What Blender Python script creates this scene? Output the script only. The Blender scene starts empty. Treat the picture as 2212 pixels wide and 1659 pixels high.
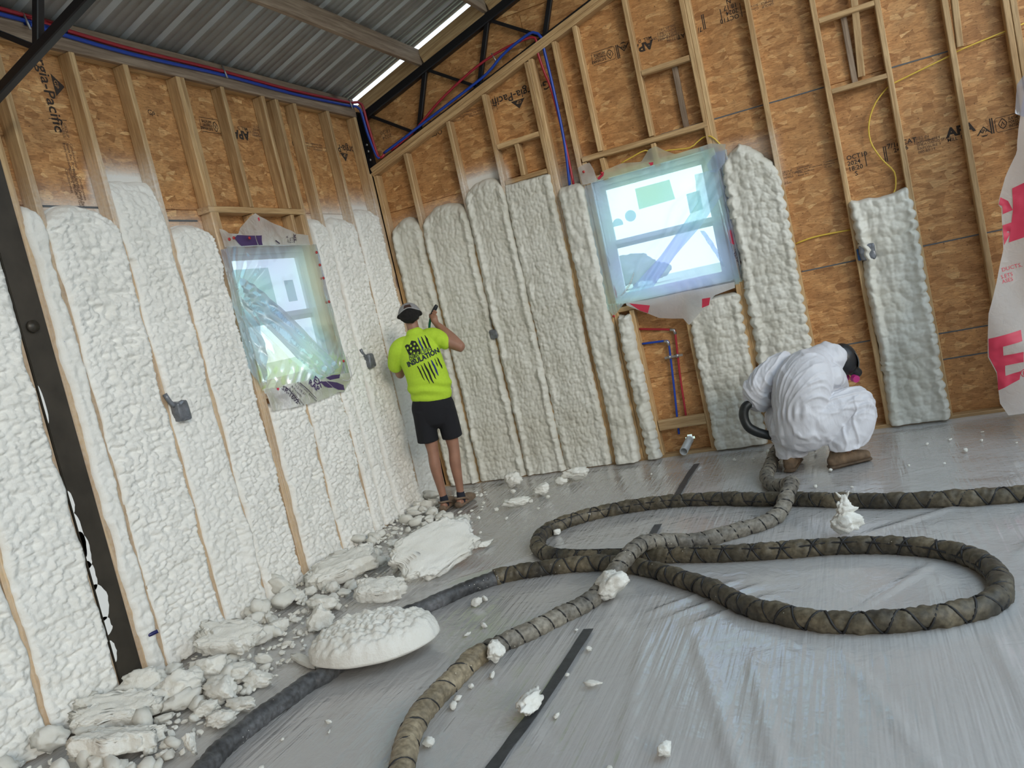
import bpy, bmesh, math, random
import numpy as np
from mathutils import Vector, Matrix, Euler
from mathutils.bvhtree import BVHTree

scene = bpy.context.scene
COL = scene.collection
random.seed(7)
RNG = np.random.default_rng(11)

# ------------------------------------------------------------------ camera
# room frame: back wall stud faces lie in y = BY, left wall stud faces in x = LX, floor z = 0
BY, LX = 6.93, -3.845
DEP = 0.095                      # stud depth
BS, LS = BY + DEP, LX - DEP      # sheathing planes
yaw, pit, rol = -0.400632, -0.0951421, 0.222211
fw = Vector((math.sin(yaw)*math.cos(pit), math.cos(yaw)*math.cos(pit), math.sin(pit)))
r0 = Vector((math.cos(yaw), -math.sin(yaw), 0))
d0 = -r0.cross(fw)
rt = math.cos(rol)*r0 + math.sin(rol)*d0
dn = -math.sin(rol)*r0 + math.cos(rol)*d0
cam_d = bpy.data.cameras.new('camera')
cam = bpy.data.objects.new('camera', cam_d)
COL.objects.link(cam)
cam_d.sensor_fit = 'HORIZONTAL'
cam_d.sensor_width = 36.0
cam_d.lens = 1796.8/2212*36.0
cam_d.clip_start = 0.05
cam_d.clip_end = 500
mw = Matrix.Identity(4)
for i in range(3):
    mw[i][0] = rt[i]; mw[i][1] = -dn[i]; mw[i][2] = -fw[i]
mw[0][3], mw[1][3], mw[2][3] = 0.0, 0.0, 1.6
cam.matrix_world = mw
scene.camera = cam

# ------------------------------------------------------------------ light
scene.view_settings.view_transform = 'Standard'
scene.view_settings.look = 'None'
scene.view_settings.gamma = 1.0
scene.view_settings.use_curve_mapping = False
scene.view_settings.exposure = 0.0
world = bpy.data.worlds.new('overcast_sky')
scene.world = world
world.use_nodes = True
wn = world.node_tree
wn.nodes.clear()
w_out = wn.nodes.new('ShaderNodeOutputWorld')
w_bg = wn.nodes.new('ShaderNodeBackground')
w_tc = wn.nodes.new('ShaderNodeTexCoord')
w_sep = wn.nodes.new('ShaderNodeSeparateXYZ')
w_rmp = wn.nodes.new('ShaderNodeValToRGB')
w_rmp.color_ramp.elements[0].position = 0.0
w_rmp.color_ramp.elements[0].color = (0.80, 0.92, 1.0, 1)
w_rmp.color_ramp.elements[1].position = 0.7
w_rmp.color_ramp.elements[1].color = (0.64, 0.83, 1.0, 1)
wn.links.new(w_tc.outputs['Generated'], w_sep.inputs[0])
wn.links.new(w_sep.outputs['Z'], w_rmp.inputs[0])
wn.links.new(w_rmp.outputs[0], w_bg.inputs[0])
wn.links.new(w_bg.outputs[0], w_out.inputs[0])
w_bg.inputs[1].default_value = 2.3
sun_d = bpy.data.lights.new('hazy_sun', 'SUN')
sun_d.energy = 1.0
sun_d.angle = math.radians(16)
sun_d.color = (1.0, 0.90, 0.76)
sun = bpy.data.objects.new('hazy_sun', sun_d)
COL.objects.link(sun)
sun.rotation_euler = Vector((-0.70, 0.66, -0.31)).to_track_quat('-Z', 'Y').to_euler()
sun.location = (9, -8, 5)

# ------------------------------------------------------------------ noise
def _h(ix, iy, iz, s=0):
    n = (ix.astype(np.int64)*374761393 + iy.astype(np.int64)*668265263 + iz.astype(np.int64)*2147483647 + s*1274126177) & 0xFFFFFFFF
    n = ((n ^ (n >> 13))*1274126177) & 0xFFFFFFFF
    n = ((n ^ (n >> 16))*2246822519) & 0xFFFFFFFF
    n = n ^ (n >> 15)
    return (n & 0xFFFFFF)/float(0xFFFFFF)
def vnoise(x, y, z=0.0, s=0):
    x = np.asarray(x, float); y = np.asarray(y, float); z = np.asarray(z, float)
    x, y, z = np.broadcast_arrays(x, y, z)
    ix, iy, iz = np.floor(x), np.floor(y), np.floor(z)
    fx, fy, fz = x-ix, y-iy, z-iz
    fx = fx*fx*(3-2*fx); fy = fy*fy*(3-2*fy); fz = fz*fz*(3-2*fz)
    def c(a, b, d): return _h(ix+a, iy+b, iz+d, s)
    x00 = c(0,0,0)*(1-fx)+c(1,0,0)*fx; x10 = c(0,1,0)*(1-fx)+c(1,1,0)*fx
    x01 = c(0,0,1)*(1-fx)+c(1,0,1)*fx; x11 = c(0,1,1)*(1-fx)+c(1,1,1)*fx
    return ((x00*(1-fy)+x10*fy)*(1-fz)+(x01*(1-fy)+x11*fy)*fz)*2-1
def fbm(x, y, z=0.0, o=4, s=0):
    r = 0; a = 0.5
    for k in range(o):
        r = r + a*vnoise(np.asarray(x)*2**k, np.asarray(y)*2**k, np.asarray(z)*2**k, s+k); a *= 0.5
    return r
def worley(x, y, s=0):
    ix, iy = np.floor(x), np.floor(y)
    f1 = np.full(np.shape(x), 9.0); f2 = f1.copy()
    for a in (-1, 0, 1):
        for b in (-1, 0, 1):
            cx, cy = ix+a, iy+b
            px = cx+0.15+0.7*_h(cx, cy, cx*0, s); py = cy+0.15+0.7*_h(cx, cy, cx*0, s+9)
            d = np.sqrt((x-px)**2+(y-py)**2)
            f2 = np.minimum(f2, np.maximum(f1, d)); f1 = np.minimum(f1, d)
    return f1, f2
def n1(x, s=0): return float(vnoise(np.array([x]), np.array([s*7.31]))[0])

# ------------------------------------------------------------------ materials
def mat(name):
    m = bpy.data.materials.new(name); m.use_nodes = True
    nt = m.node_tree
    return m, nt, nt.nodes['Principled BSDF']
def N(nt, t, **kw):
    n = nt.nodes.new('ShaderNode'+t)
    for k, v in kw.items():
        if k.startswith('i_'):
            key = k[2:]
            n.inputs[int(key) if key.isdigit() else key].default_value = v
        else: setattr(n, k, v)
    return n
def ramp(nt, *stops):
    r = N(nt, 'ValToRGB'); e = r.color_ramp.elements
    while len(e) < len(stops): e.new(0.5)
    for el, (p, c) in zip(e, stops):
        el.position = p; el.color = (*c, 1) if len(c) == 3 else c
    return r
def mixc(nt, fac, a, b, mode='MIX'):
    m = N(nt, 'Mix', data_type='RGBA', blend_type=mode)
    for sock, v in ((0, fac), (6, a), (7, b)):
        if hasattr(v, 'links') or hasattr(v, 'is_linked'): nt.links.new(v, m.inputs[sock])
        else: m.inputs[sock].default_value = v if not isinstance(v, tuple) else ((*v, 1) if len(v) == 3 else v)
    return m.outputs[2]
def bump(nt, b, h, strength=0.3, dist=0.01):
    n = N(nt, 'Bump'); n.inputs['Strength'].default_value = strength; n.inputs['Distance'].default_value = dist
    nt.links.new(h, n.inputs['Height']); nt.links.new(n.outputs[0], b.inputs['Normal'])
    return n
def simple(name, c, rough=0.6, metal=0.0, noise=0.0, scale=20, **kw):
    m, nt, b = mat(name)
    b.inputs['Base Color'].default_value = (*c, 1); b.inputs['Roughness'].default_value = rough
    b.inputs['Metallic'].default_value = metal
    for k, v in kw.items(): b.inputs[k.replace('_', ' ')].default_value = v
    if noise:
        tc = N(nt, 'TexCoord'); no = N(nt, 'TexNoise', i_Scale=scale, i_Detail=4.0)
        nt.links.new(tc.outputs['Object'], no.inputs['Vector'])
        r = ramp(nt, (0.3, tuple(max(0, v*(1-noise)) for v in c)), (0.7, tuple(min(1, v*(1+noise)) for v in c)))
        nt.links.new(no.outputs['Fac'], r.inputs[0]); nt.links.new(r.outputs[0], b.inputs['Base Color'])
        bump(nt, b, no.outputs['Fac'], 0.2, 0.004)
    return m

def m_osb(name, bright=1.0):
    m, nt, b = mat(name)
    tc = N(nt, 'TexCoord'); L = nt.links
    cols = []
    sep = N(nt, 'Mapping'); L.new(tc.outputs['Object'], sep.inputs[0])
    warp = N(nt, 'TexNoise', i_Scale=9.0, i_Detail=2.0); L.new(tc.outputs['Object'], warp.inputs['Vector'])
    heights = []
    for k, (ang, sx, sy) in enumerate(((0.25, 8, 30), (1.1, 8, 34), (-0.75, 8, 30), (0.1, 9, 36))):
        mp = N(nt, 'Mapping', vector_type='POINT')
        mp.inputs['Rotation'].default_value = (0, 0, ang); mp.inputs['Scale'].default_value = (sx, sy, 1)
        mp.inputs['Location'].default_value = (k*3.3, k*1.7, 0)
        add = N(nt, 'VectorMath', operation='MULTIPLY_ADD'); add.inputs[1].default_value = (0.03, 0.03, 0)
        L.new(warp.outputs['Color'], add.inputs[0]); L.new(tc.outputs['Object'], add.inputs[2])
        L.new(add.outputs[0], mp.inputs[0])
        v = N(nt, 'TexVoronoi', voronoi_dimensions='2D', i_Scale=1.0); L.new(mp.outputs[0], v.inputs['Vector'])
        bw = N(nt, 'SeparateColor'); L.new(v.outputs['Color'], bw.inputs[0])
        cols.append(bw.outputs[0]); heights.append(v.outputs['Distance'])
    base = [ramp(nt, (0.0, (0.36, 0.168, 0.056)), (0.3, (0.47, 0.235, 0.085)), (0.65, (0.53, 0.278, 0.106)), (0.9, (0.60, 0.335, 0.138)), (1.0, (0.70, 0.44, 0.20))) for _ in cols]
    for c, r in zip(cols, base): L.new(c, r.inputs[0])
    sel = N(nt, 'TexVoronoi', voronoi_dimensions='2D', i_Scale=11.0); L.new(tc.outputs['Object'], sel.inputs['Vector'])
    ssep = N(nt, 'SeparateColor'); L.new(sel.outputs['Color'], ssep.inputs[0])
    def gt(sock, t):
        g = N(nt, 'Math', operation='GREATER_THAN'); L.new(sock, g.inputs[0]); g.inputs[1].default_value = t; return g.outputs[0]
    c1 = mixc(nt, gt(ssep.outputs[0], 0.5), base[0].outputs[0], base[1].outputs[0])
    c2 = mixc(nt, gt(ssep.outputs[1], 0.6), c1, base[2].outputs[0])
    c3 = mixc(nt, gt(ssep.outputs[2], 0.7), c2, base[3].outputs[0])
    fine = N(nt, 'TexNoise', i_Scale=5.0, i_Detail=8.0, i_Roughness=0.7); L.new(tc.outputs['Object'], fine.inputs['Vector'])
    fr = ramp(nt, (0.3, (0.62, 0.58, 0.54)), (0.7, (1.22, 1.2, 1.16))); L.new(fine.outputs[0], fr.inputs[0])
    gm = N(nt, 'Mapping'); gm.inputs['Scale'].default_value = (22, 150, 1); gm.inputs['Rotation'].default_value = (0, 0, .2); L.new(tc.outputs['Object'], gm.inputs[0])
    gn = N(nt, 'TexNoise', i_Scale=1.0, i_Detail=4.0, i_Distortion=.5); L.new(gm.outputs[0], gn.inputs['Vector'])
    gr = ramp(nt, (.32, (.74, .71, .68)), (.66, (1.16, 1.15, 1.14))); L.new(gn.outputs[0], gr.inputs[0])
    c3 = mixc(nt, 1.0, c3, gr.outputs[0], 'MULTIPLY')
    c4 = mixc(nt, 0.8, c3, fr.outputs[0], 'MULTIPLY')
    # fine dark specks of bark
    sp = N(nt, 'TexNoise', i_Scale=60.0, i_Detail=3.0); L.new(tc.outputs['Object'], sp.inputs['Vector'])
    sr = ramp(nt, (0.28, (0.45, 0.40, 0.36)), (0.38, (1, 1, 1))); L.new(sp.outputs[0], sr.inputs[0])
    c5 = mixc(nt, 1.0, c4, sr.outputs[0], 'MULTIPLY')
    att = N(nt, 'Attribute', attribute_name='mist')
    mn = N(nt, 'TexNoise', i_Scale=70.0, i_Detail=4.0); L.new(tc.outputs['Object'], mn.inputs['Vector'])
    ma = N(nt, 'Math', operation='MULTIPLY_ADD'); L.new(mn.outputs[0], ma.inputs[0]); ma.inputs[1].default_value = 0.5; 
    sub = N(nt, 'Math', operation='SUBTRACT'); L.new(att.outputs['Fac'], sub.inputs[0]); sub.inputs[1].default_value = 0.25
    L.new(sub.outputs[0], ma.inputs[2])
    mul = N(nt, 'Math', operation='MULTIPLY', use_clamp=True); L.new(ma.outputs[0], mul.inputs[0]); L.new(att.outputs['Fac'], mul.inputs[1])
    c6 = mixc(nt, mul.outputs[0], c5, (0.74, 0.72, 0.68))
    L.new(c6, b.inputs['Base Color'])
    b.inputs['Roughness'].default_value = 0.62
    bump(nt, b, cols[2], 0.12, 0.004)
    return m

def m_wood(name, dark, light, rough=0.6, mist=True):
    m, nt, b = mat(name); L = nt.links
    tc = N(nt, 'TexCoord'); oi = N(nt, 'ObjectInfo')
    off = N(nt, 'VectorMath', operation='MULTIPLY_ADD'); 
    comb = N(nt, 'CombineXYZ')
    rm = N(nt, 'Math', operation='MULTIPLY'); L.new(oi.outputs['Random'], rm.inputs[0]); rm.inputs[1].default_value = 37.0
    for i in range(3): L.new(rm.outputs[0], comb.inputs[i])
    ad = N(nt, 'VectorMath', operation='ADD'); L.new(tc.outputs['Object'], ad.inputs[0]); L.new(comb.outputs[0], ad.inputs[1])
    mp = N(nt, 'Mapping'); mp.inputs['Scale'].default_value = (1, 1, 0.055); L.new(ad.outputs[0], mp.inputs[0])
    g = N(nt, 'TexNoise', i_Scale=38.0, i_Detail=5.0, i_Distortion=0.6); L.new(mp.outputs[0], g.inputs['Vector'])
    g2 = N(nt, 'TexNoise', i_Scale=170.0, i_Detail=2.0); L.new(mp.outputs[0], g2.inputs['Vector'])
    md = tuple((a+c)/2 for a, c in zip(dark, light))
    r = ramp(nt, (0.30, dark), (0.5, md), (0.66, light)); L.new(g.outputs[0], r.inputs[0])
    f2 = ramp(nt, (0.35, (0.82, 0.80, 0.77)), (0.65, (1.06, 1.06, 1.06))); L.new(g2.outputs[0], f2.inputs[0])
    c = mixc(nt, 1.0, r.outputs[0], f2.outputs[0], 'MULTIPLY')
    tone = N(nt, 'MapRange'); L.new(oi.outputs['Random'], tone.inputs[0]); tone.inputs[3].default_value = 0.84; tone.inputs[4].default_value = 1.12
    tcv = N(nt, 'CombineColor')
    for i in range(3): L.new(tone.outputs[0], tcv.inputs[i])
    c = mixc(nt, 1.0, c, tcv.outputs[0], 'MULTIPLY')
    # knots
    mk = N(nt, 'Mapping'); mk.inputs['Scale'].default_value = (4, 4, 1.25); L.new(ad.outputs[0], mk.inputs[0])
    kv = N(nt, 'TexVoronoi', i_Scale=1.0); L.new(mk.outputs[0], kv.inputs['Vector'])
    kr = ramp(nt, (0.05, (0.24, 0.13, 0.07)), (0.11, (1, 1, 1))); L.new(kv.outputs['Distance'], kr.inputs[0])
    c = mixc(nt, 1.0, c, kr.outputs[0], 'MULTIPLY')
    if mist:
        att = N(nt, 'Attribute', attribute_name='mist')
        mn = N(nt, 'TexNoise', i_Scale=45.0, i_Detail=5.0); L.new(tc.outputs['Object'], mn.inputs['Vector'])
        mr = ramp(nt, (0.25, (0, 0, 0)), (0.75, (1, 1, 1))); L.new(mn.outputs[0], mr.inputs[0])
        ma = N(nt, 'Math', operation='ADD'); L.new(mr.outputs[0], ma.inputs[0]); ma.inputs[1].default_value = 0.45
        mu = N(nt, 'Math', operation='MULTIPLY', use_clamp=True); L.new(ma.outputs[0], mu.inputs[0]); L.new(att.outputs['Fac'], mu.inputs[1])
        c = mixc(nt, mu.outputs[0], c, (0.72, 0.69, 0.66))
    L.new(c, b.inputs['Base Color']); b.inputs['Roughness'].default_value = rough
    bump(nt, b, g2.outputs[0], 0.12, 0.003)
    return m

def m_foam(name, c0, c1, rough=0.55, bscale=55, bstr=0.35, spec=0.3):
    m, nt, b = mat(name); L = nt.links
    tc = N(nt, 'TexCoord')
    n = N(nt, 'TexNoise', i_Scale=3.0, i_Detail=4.0); L.new(tc.outputs['Object'], n.inputs['Vector'])
    r = ramp(nt, (0.35, c0), (0.62, c1)); L.new(n.outputs[0], r.inputs[0])
    L.new(r.outputs[0], b.inputs['Base Color'])
    f = N(nt, 'TexNoise', i_Scale=bscale, i_Detail=5.0, i_Roughness=0.6); L.new(tc.outputs['Object'], f.inputs['Vector'])
    bump(nt, b, f.outputs[0], bstr, 0.012)
    b.inputs['Roughness'].default_value = rough; b.inputs['Specular IOR Level'].default_value = spec
    return m

M = {}
M['osb'] = m_osb('osb_board')
M['stud'] = m_wood('pine_stud', (0.40, 0.235, 0.100), (0.63, 0.43, 0.22))
M['purlin'] = m_wood('weathered_purlin', (0.20, 0.135, 0.09), (0.37, 0.275, 0.195), 0.7, False)
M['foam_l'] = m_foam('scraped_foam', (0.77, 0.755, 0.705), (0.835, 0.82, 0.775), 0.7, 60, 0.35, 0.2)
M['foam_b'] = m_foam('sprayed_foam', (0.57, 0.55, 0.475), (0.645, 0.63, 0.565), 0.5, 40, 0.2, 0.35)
M['chip'] = m_foam('broken_foam', (0.74, 0.72, 0.65), (0.81, 0.795, 0.74), 0.75, 90, 0.4, 0.2)
M['steel'] = simple('dark_primer_steel', (0.050, 0.042, 0.032), 0.42, 0.3, 0.3, 6)
M['black'] = simple('black_painted_steel', (0.010, 0.010, 0.012), 0.4, 0.2)
M['red'] = simple('red_pex', (0.36, 0.022, 0.035), 0.35)
M['blue'] = simple('blue_pex', (0.012, 0.055, 0.36), 0.35)
M['yellow'] = simple('yellow_cable', (0.72, 0.50, 0.07), 0.45)
M['ink'] = simple('stamp_ink', (0.035, 0.024, 0.018), 0.8)
M['ink_soft'] = simple('faint_stamp_ink', (0.12, 0.07, 0.045), 0.8)
M['tape'] = simple('grey_duct_tape', (0.16, 0.17, 0.19), 0.32, 0.25, 0.25, 30)
M['darktape'] = simple('dark_floor_tape', (0.045, 0.048, 0.052), 0.5, 0, 0.3, 30)
M['blueplastic'] = simple('blue_box_plastic', (0.015, 0.10, 0.30), 0.4)
M['seal'] = simple('grey_seam_sealant', (0.10, 0.11, 0.12), 0.7)
M['metalclip'] = simple('galvanised_clip', (0.42, 0.42, 0.42), 0.4, 0.8)

# ------------------------------------------------------------------ object helpers
def tag(o, label=None, cat=None, group=None, kind=None):
    if label: o['label'] = label
    if cat: o['category'] = cat
    if group: o['group'] = group
    if kind: o['kind'] = kind
    return o
def empty(name, loc=(0, 0, 0), parent=None):
    o = bpy.data.objects.new(name, None); COL.objects.link(o); o.location = loc
    o.empty_display_size = 0.1
    if parent: adopt(o, parent)
    return o
def adopt(o, parent):
    # every object keeps its own matrix_basis as its world matrix
    o.parent = parent; o.matrix_parent_inverse = parent.matrix_basis.inverted(); return o
def link_mesh(name, me, parent=None):
    o = bpy.data.objects.new(name, me); COL.objects.link(o)
    if parent is not None: adopt(o, parent)
    return o
def build(name, V, F, m, parent=None, smooth=True, loc=None, attr=None):
    """V: world-space (or parent-space) vertices, F: list of faces or int array of quads/tris"""
    V = np.asarray(V, np.float32)
    me = bpy.data.meshes.new(name)
    if isinstance(F, np.ndarray):
        k = F.shape[1]; nf = len(F)
        me.vertices.add(len(V)); me.vertices.foreach_set('co', V.ravel())
        me.loops.add(nf*k); me.loops.foreach_set('vertex_index', F.astype(np.int32).ravel())
        me.polygons.add(nf)
        me.polygons.foreach_set('loop_start', np.arange(0, nf*k, k, dtype=np.int32))
        me.polygons.foreach_set('loop_total', np.full(nf, k, dtype=np.int32))
        me.update(calc_edges=True); me.validate()
    else:
        me.from_pydata([tuple(map(float, v)) for v in V], [], [tuple(map(int, f)) for f in F]); me.update()
    if smooth: me.polygons.foreach_set('use_smooth', np.ones(len(me.polygons), bool))
    if isinstance(m, (list, tuple)):
        for q in m: me.materials.append(q)
    elif m: me.materials.append(m)
    if attr is not None:
        for an, av in attr.items():
            a = me.attributes.new(an, 'FLOAT', 'POINT'); a.data.foreach_set('value', np.asarray(av, np.float32))
    o = link_mesh(name, me, parent)
    if loc is not None:
        o.location = loc
    return o
def quads(nu, nv, wrap=False, base=0):
    """grid of nv rows by nu columns -> quad array"""
    i = np.arange(nv-1)[:, None]; j = np.arange(nu if wrap else nu-1)[None, :]
    a = i*nu+j; b = i*nu+(j+1) % nu; c = (i+1)*nu+(j+1) % nu; d = (i+1)*nu+j
    return (np.stack([a, b, c, d], -1).reshape(-1, 4)+base)

def mist_for(wall, u, z):
    """overspray strength near the tops of the foam strips"""
    r = np.zeros(np.shape(u))
    for (w, a, b, top, st, ht) in MIST:
        if w != wall: continue
        cx = (a+b)/2; hw = (b-a)/2
        side = np.clip(1.2-np.abs(u-cx)/(hw+0.05), 0, 1)
        up = np.clip(1-(z-top)/ht, 0, 1.0)
        r = np.maximum(r, st*np.clip(side*3, 0, 1)*up*up*(z > top-0.4))
    return r
MIST = []

def beam(name, p0, p1, w, d, m, parent, wall=None, normal=(0, 0, 1), bow=0.0, seed=None):
    """sawn board from p0 to p1: w = face width, d = depth along 'normal' (p0/p1 at the centre of the section)"""
    p0, p1 = Vector(p0), Vector(p1)
    ax = (p1-p0); ln = ax.length; ax.normalize()
    n = Vector(normal); n = (n-ax*n.dot(ax)).normalized(); s = ax.cross(n)
    c = min(w, d)*0.11
    sec = [(-w/2+c, -d/2), (w/2-c, -d/2), (w/2, -d/2+c), (w/2, d/2-c), (w/2-c, d/2), (-w/2+c, d/2), (-w/2, d/2-c), (-w/2, -d/2+c)]
    k = max(2, int(ln/0.08)+1) if wall else 2
    V = []
    for i in range(k):
        t = i/(k-1)
        bo = bow*math.sin(math.pi*t)
        for (a, b) in sec: V.append((a+bo, b, t*ln))
    F = [(i*8+j, i*8+(j+1) % 8, (i+1)*8+(j+1) % 8, (i+1)*8+j) for i in range(k-1) for j in range(8)]
    F.append(tuple(range(7, -1, -1))); F.append(tuple(range((k-1)*8, k*8)))
    R = Matrix((s, n, ax)).transposed().to_4x4(); R.translation = p0
    V = np.array(V, np.float32)
    att = None
    if wall:
        W = V@np.array(R.to_3x3()).T+np.array(p0)
        u = W[:, 0] if wall == 'back' else W[:, 1]
        mm0 = mist_for(wall, u, W[:, 2])*.45
        if wall == 'left': mm0 = np.maximum(mm0, .22*np.clip((2.6-W[:, 2])*4, 0, 1))
        att = {'mist': mm0}
    o = build(name, V, F, m, parent, False, attr=att)
    o.matrix_basis = R
    return o
def boxm(name, lo, hi, m, parent=None, bev=0.0, smooth=False):
    lo, hi = Vector(lo), Vector(hi)
    bm = bmesh.new(); bmesh.ops.create_cube(bm, size=1)
    c = (lo+hi)/2; s = hi-lo
    for v in bm.verts: v.co = Vector((v.co.x*s.x, v.co.y*s.y, v.co.z*s.z))
    if bev: bmesh.ops.bevel(bm, geom=list(bm.edges), offset=bev, segments=2, affect='EDGES')
    me = bpy.data.meshes.new(name); bm.to_mesh(me); bm.free()
    if m: me.materials.append(m)
    if smooth: me.polygons.foreach_set('use_smooth', np.ones(len(me.polygons), bool))
    o = link_mesh(name, me, parent); o.location = c
    return o
def catmull(P, n):
    P = np.asarray(P, float); 
    Q = np.vstack([2*P[0]-P[1], P, 2*P[-1]-P[-2]])
    out = []
    seg = len(P)-1
    for i in range(seg):
        a, b, c, d = Q[i], Q[i+1], Q[i+2], Q[i+3]
        L = np.linalg.norm(c-b); k = max(2, int(math.ceil(L/n)))
        t = np.linspace(0, 1, k, endpoint=False)[:, None]
        out.append(0.5*((2*b)+(-a+c)*t+(2*a-5*b+4*c-d)*t*t+(-a+3*b-3*c+d)*t**3))
    out.append(P[-1:]); return np.vstack(out)
def frames(P):
    T = np.gradient(P, axis=0); T /= np.linalg.norm(T, axis=1)[:, None]+1e-12
    up = np.array([0, 0, 1.0])
    if abs(T[0]@up) > 0.9: up = np.array([1.0, 0, 0])
    n = up-T[0]*(up@T[0]); n /= np.linalg.norm(n)
    Ns = [n]
    for i in range(1, len(P)):
        n = Ns[-1]-T[i]*(Ns[-1]@T[i]); n /= np.linalg.norm(n)+1e-12; Ns.append(n)
    Ns = np.array(Ns); return T, Ns, np.cross(T, Ns)
def tube_vf(P, r, k=10, base=0, cap=True):
    P = np.asarray(P, float); T, A, Bn = frames(P)
    th = np.linspace(0, 2*math.pi, k, endpoint=False)
    r = np.asarray(r, float)
    rr = r if r.ndim == 2 else (np.full((len(P), k), float(r)) if r.ndim == 0 else np.repeat(r[:, None], k, 1))
    V = P[:, None, :]+rr[..., None]*(np.cos(th)[None, :, None]*A[:, None, :]+np.sin(th)[None, :, None]*Bn[:, None, :])
    V = V.reshape(-1, 3)
    F = [tuple(q) for q in quads(k, len(P), True)]
    if cap:
        F.append(tuple(range(k-1, -1, -1))); n = len(P); F.append(tuple(range((n-1)*k, n*k)))
    return V, F
def tube(name, P, r, m, parent=None, k=10, step=None, smooth=True, cap=True):
    if step:
        if hasattr(r, '__len__'):
            Q = catmull(np.hstack([np.array(P, float), np.array(r, float)[:, None]]), step); P, r = Q[:, :3], Q[:, 3]
        else: P = catmull(P, step)
    V, F = tube_vf(P, r, k, cap=cap)
    o = build(name, V, F, m, parent, smooth)
    return o

# ------------------------------------------------------------------ foam layout (wall, u0, u1, z0, top, arch, mist strength, mist height)
FOAM = [
 # left wall, u = y
 dict(w='left', a=2.17, b=2.555, z0=0.03, top=2.66, arch=0.05, mist=(0.5, .3), lab='spray foam strip at the left picture edge, cut off by the frame', foot=.03),
 dict(w='left', a=2.60, b=2.985, z0=0.03, top=2.66, arch=0.06, mist=(0.5, .3), lab='wide spray foam strip just left of the dark steel post'),
 dict(w='left', a=3.205, b=3.300, z0=0.03, top=2.66, arch=0.03, mist=(0.4, .25), lab='narrow lumpy spray foam strip just right of the dark steel post'),
 dict(w='left', a=3.340, b=3.790, z0=0.03, top=2.68, arch=0.10, mist=(0.75, .3), lab='spray foam strip with rounded top, second right of the steel post'),
 dict(w='left', a=3.830, b=4.185, z0=0.03, top=2.84, arch=0.0, mist=(1.3, .30), lab='tallest spray foam strip of the left wall, fading into white mist'),
 dict(w='left', a=4.225, b=4.594, z0=0.03, top=2.57, arch=0.05, mist=(0.7, .25), lab='spray foam strip just left of the left wall window'),
 dict(w='left', a=4.709, b=5.110, z0=0.03, top=1.27, arch=0.0, mist=(0, .1), lab='first short spray foam strip under the left wall window, beside the double stud'),
 dict(w='left', a=5.150, b=5.575, z0=0.03, top=1.26, arch=0.0, mist=(0, .1), lab='second short spray foam strip under the left wall window'),
 dict(w='left', a=5.615, b=5.735, z0=0.03, top=1.26, arch=0.0, mist=(0, .1), lab='narrow short spray foam strip under the right corner of the left wall window'),
 dict(w='left', a=5.775, b=5.965, z0=0.03, top=2.62, arch=0.06, mist=(0.9, .25), lab='narrow spray foam strip just right of the left wall window'),
 dict(w='left', a=6.005, b=6.415, z0=0.03, top=2.64, arch=0.04, mist=(1.1, .35), lab='spray foam strip with a taped box at its edge, second from the corner'),
 dict(w='left', a=6.455, b=6.850, z0=0.03, top=2.72, arch=0.05, mist=(1.2, .35), lab='spray foam strip on the left wall ending at the room corner'),
 # back wall, u = x
 dict(w='back', a=-3.780, b=-3.487, z0=0.03, top=2.58, arch=0.10, mist=(0.4, .12), lab='spray foam strip at the room corner behind the person in the yellow shirt'),
 dict(w='back', a=-3.444, b=-3.007, z0=0.03, top=2.61, arch=0.12, mist=(0.5, .15), lab='round topped spray foam strip in front of the person in the yellow shirt'),
 dict(w='back', a=-2.964, b=-2.621, z0=0.03, top=2.72, arch=0.12, mist=(1.3, .25), lab='spray foam strip with a white mist plume, left of the small framed box'),
 dict(w='back', a=-2.578, b=-2.183, z0=0.03, top=2.615, arch=0.0, mist=(0, .1), lab='wide spray foam strip with straight top under the small framed box'),
 dict(w='back', a=-2.100, b=-1.917, z0=0.03, top=2.47, arch=0.0, mist=(0.9, .5), lab='narrow spray foam strip left of the back wall window, pipes going into its top'),
 dict(w='back', a=-1.830, b=-1.737, z0=0.03, top=1.29, arch=0.0, mist=(0, .1), lab='narrow beaded spray foam strip under the left corner of the back wall window'),
 dict(w='back', a=-1.243, b=-0.845, z0=0.03, top=1.29, arch=0.0, mist=(0, .1), lab='short spray foam strip under the right half of the back wall window'),
 dict(w='back', a=-0.760, b=-0.372, z0=0.03, top=2.42, arch=0.22, mist=(.55, .14), lab='tall spray foam strip with pointed top right of the back wall window'),
 dict(w='back', a=0.118, b=0.500, z0=0.03, top=1.775, arch=-0.02, mist=(0, .1), lab='separate half height spray foam strip among bare bays at the right'),
]
for f in FOAM:
    if f['mist'][0] > 0: MIST.append((f['w'], f['a'], f['b'], f['top'], f['mist'][0], f['mist'][1]))

# ------------------------------------------------------------------ outside
def ground_mat():
    m, nt, b = mat('lawn'); L = nt.links
    tc = N(nt, 'TexCoord'); n = N(nt, 'TexNoise', i_Scale=0.9, i_Detail=8.0); L.new(tc.outputs['Object'], n.inputs['Vector'])
    r = ramp(nt, (0.3, (0.40, 0.50, 0.30)), (0.7, (0.54, 0.62, 0.42))); L.new(n.outputs[0], r.inputs[0]); L.new(r.outputs[0], b.inputs['Base Color'])
    b.inputs['Roughness'].default_value = 0.9
    return m
g = 260
lawn = build('trim_1', [(-g, -g, -.35), (g, -g, -.35), (g, g, -.35), (-g, g, -.35)], [(0, 1, 2, 3)], ground_mat(), None, False)
lawn.name = 'lawn'; tag(lawn, kind='structure')

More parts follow.
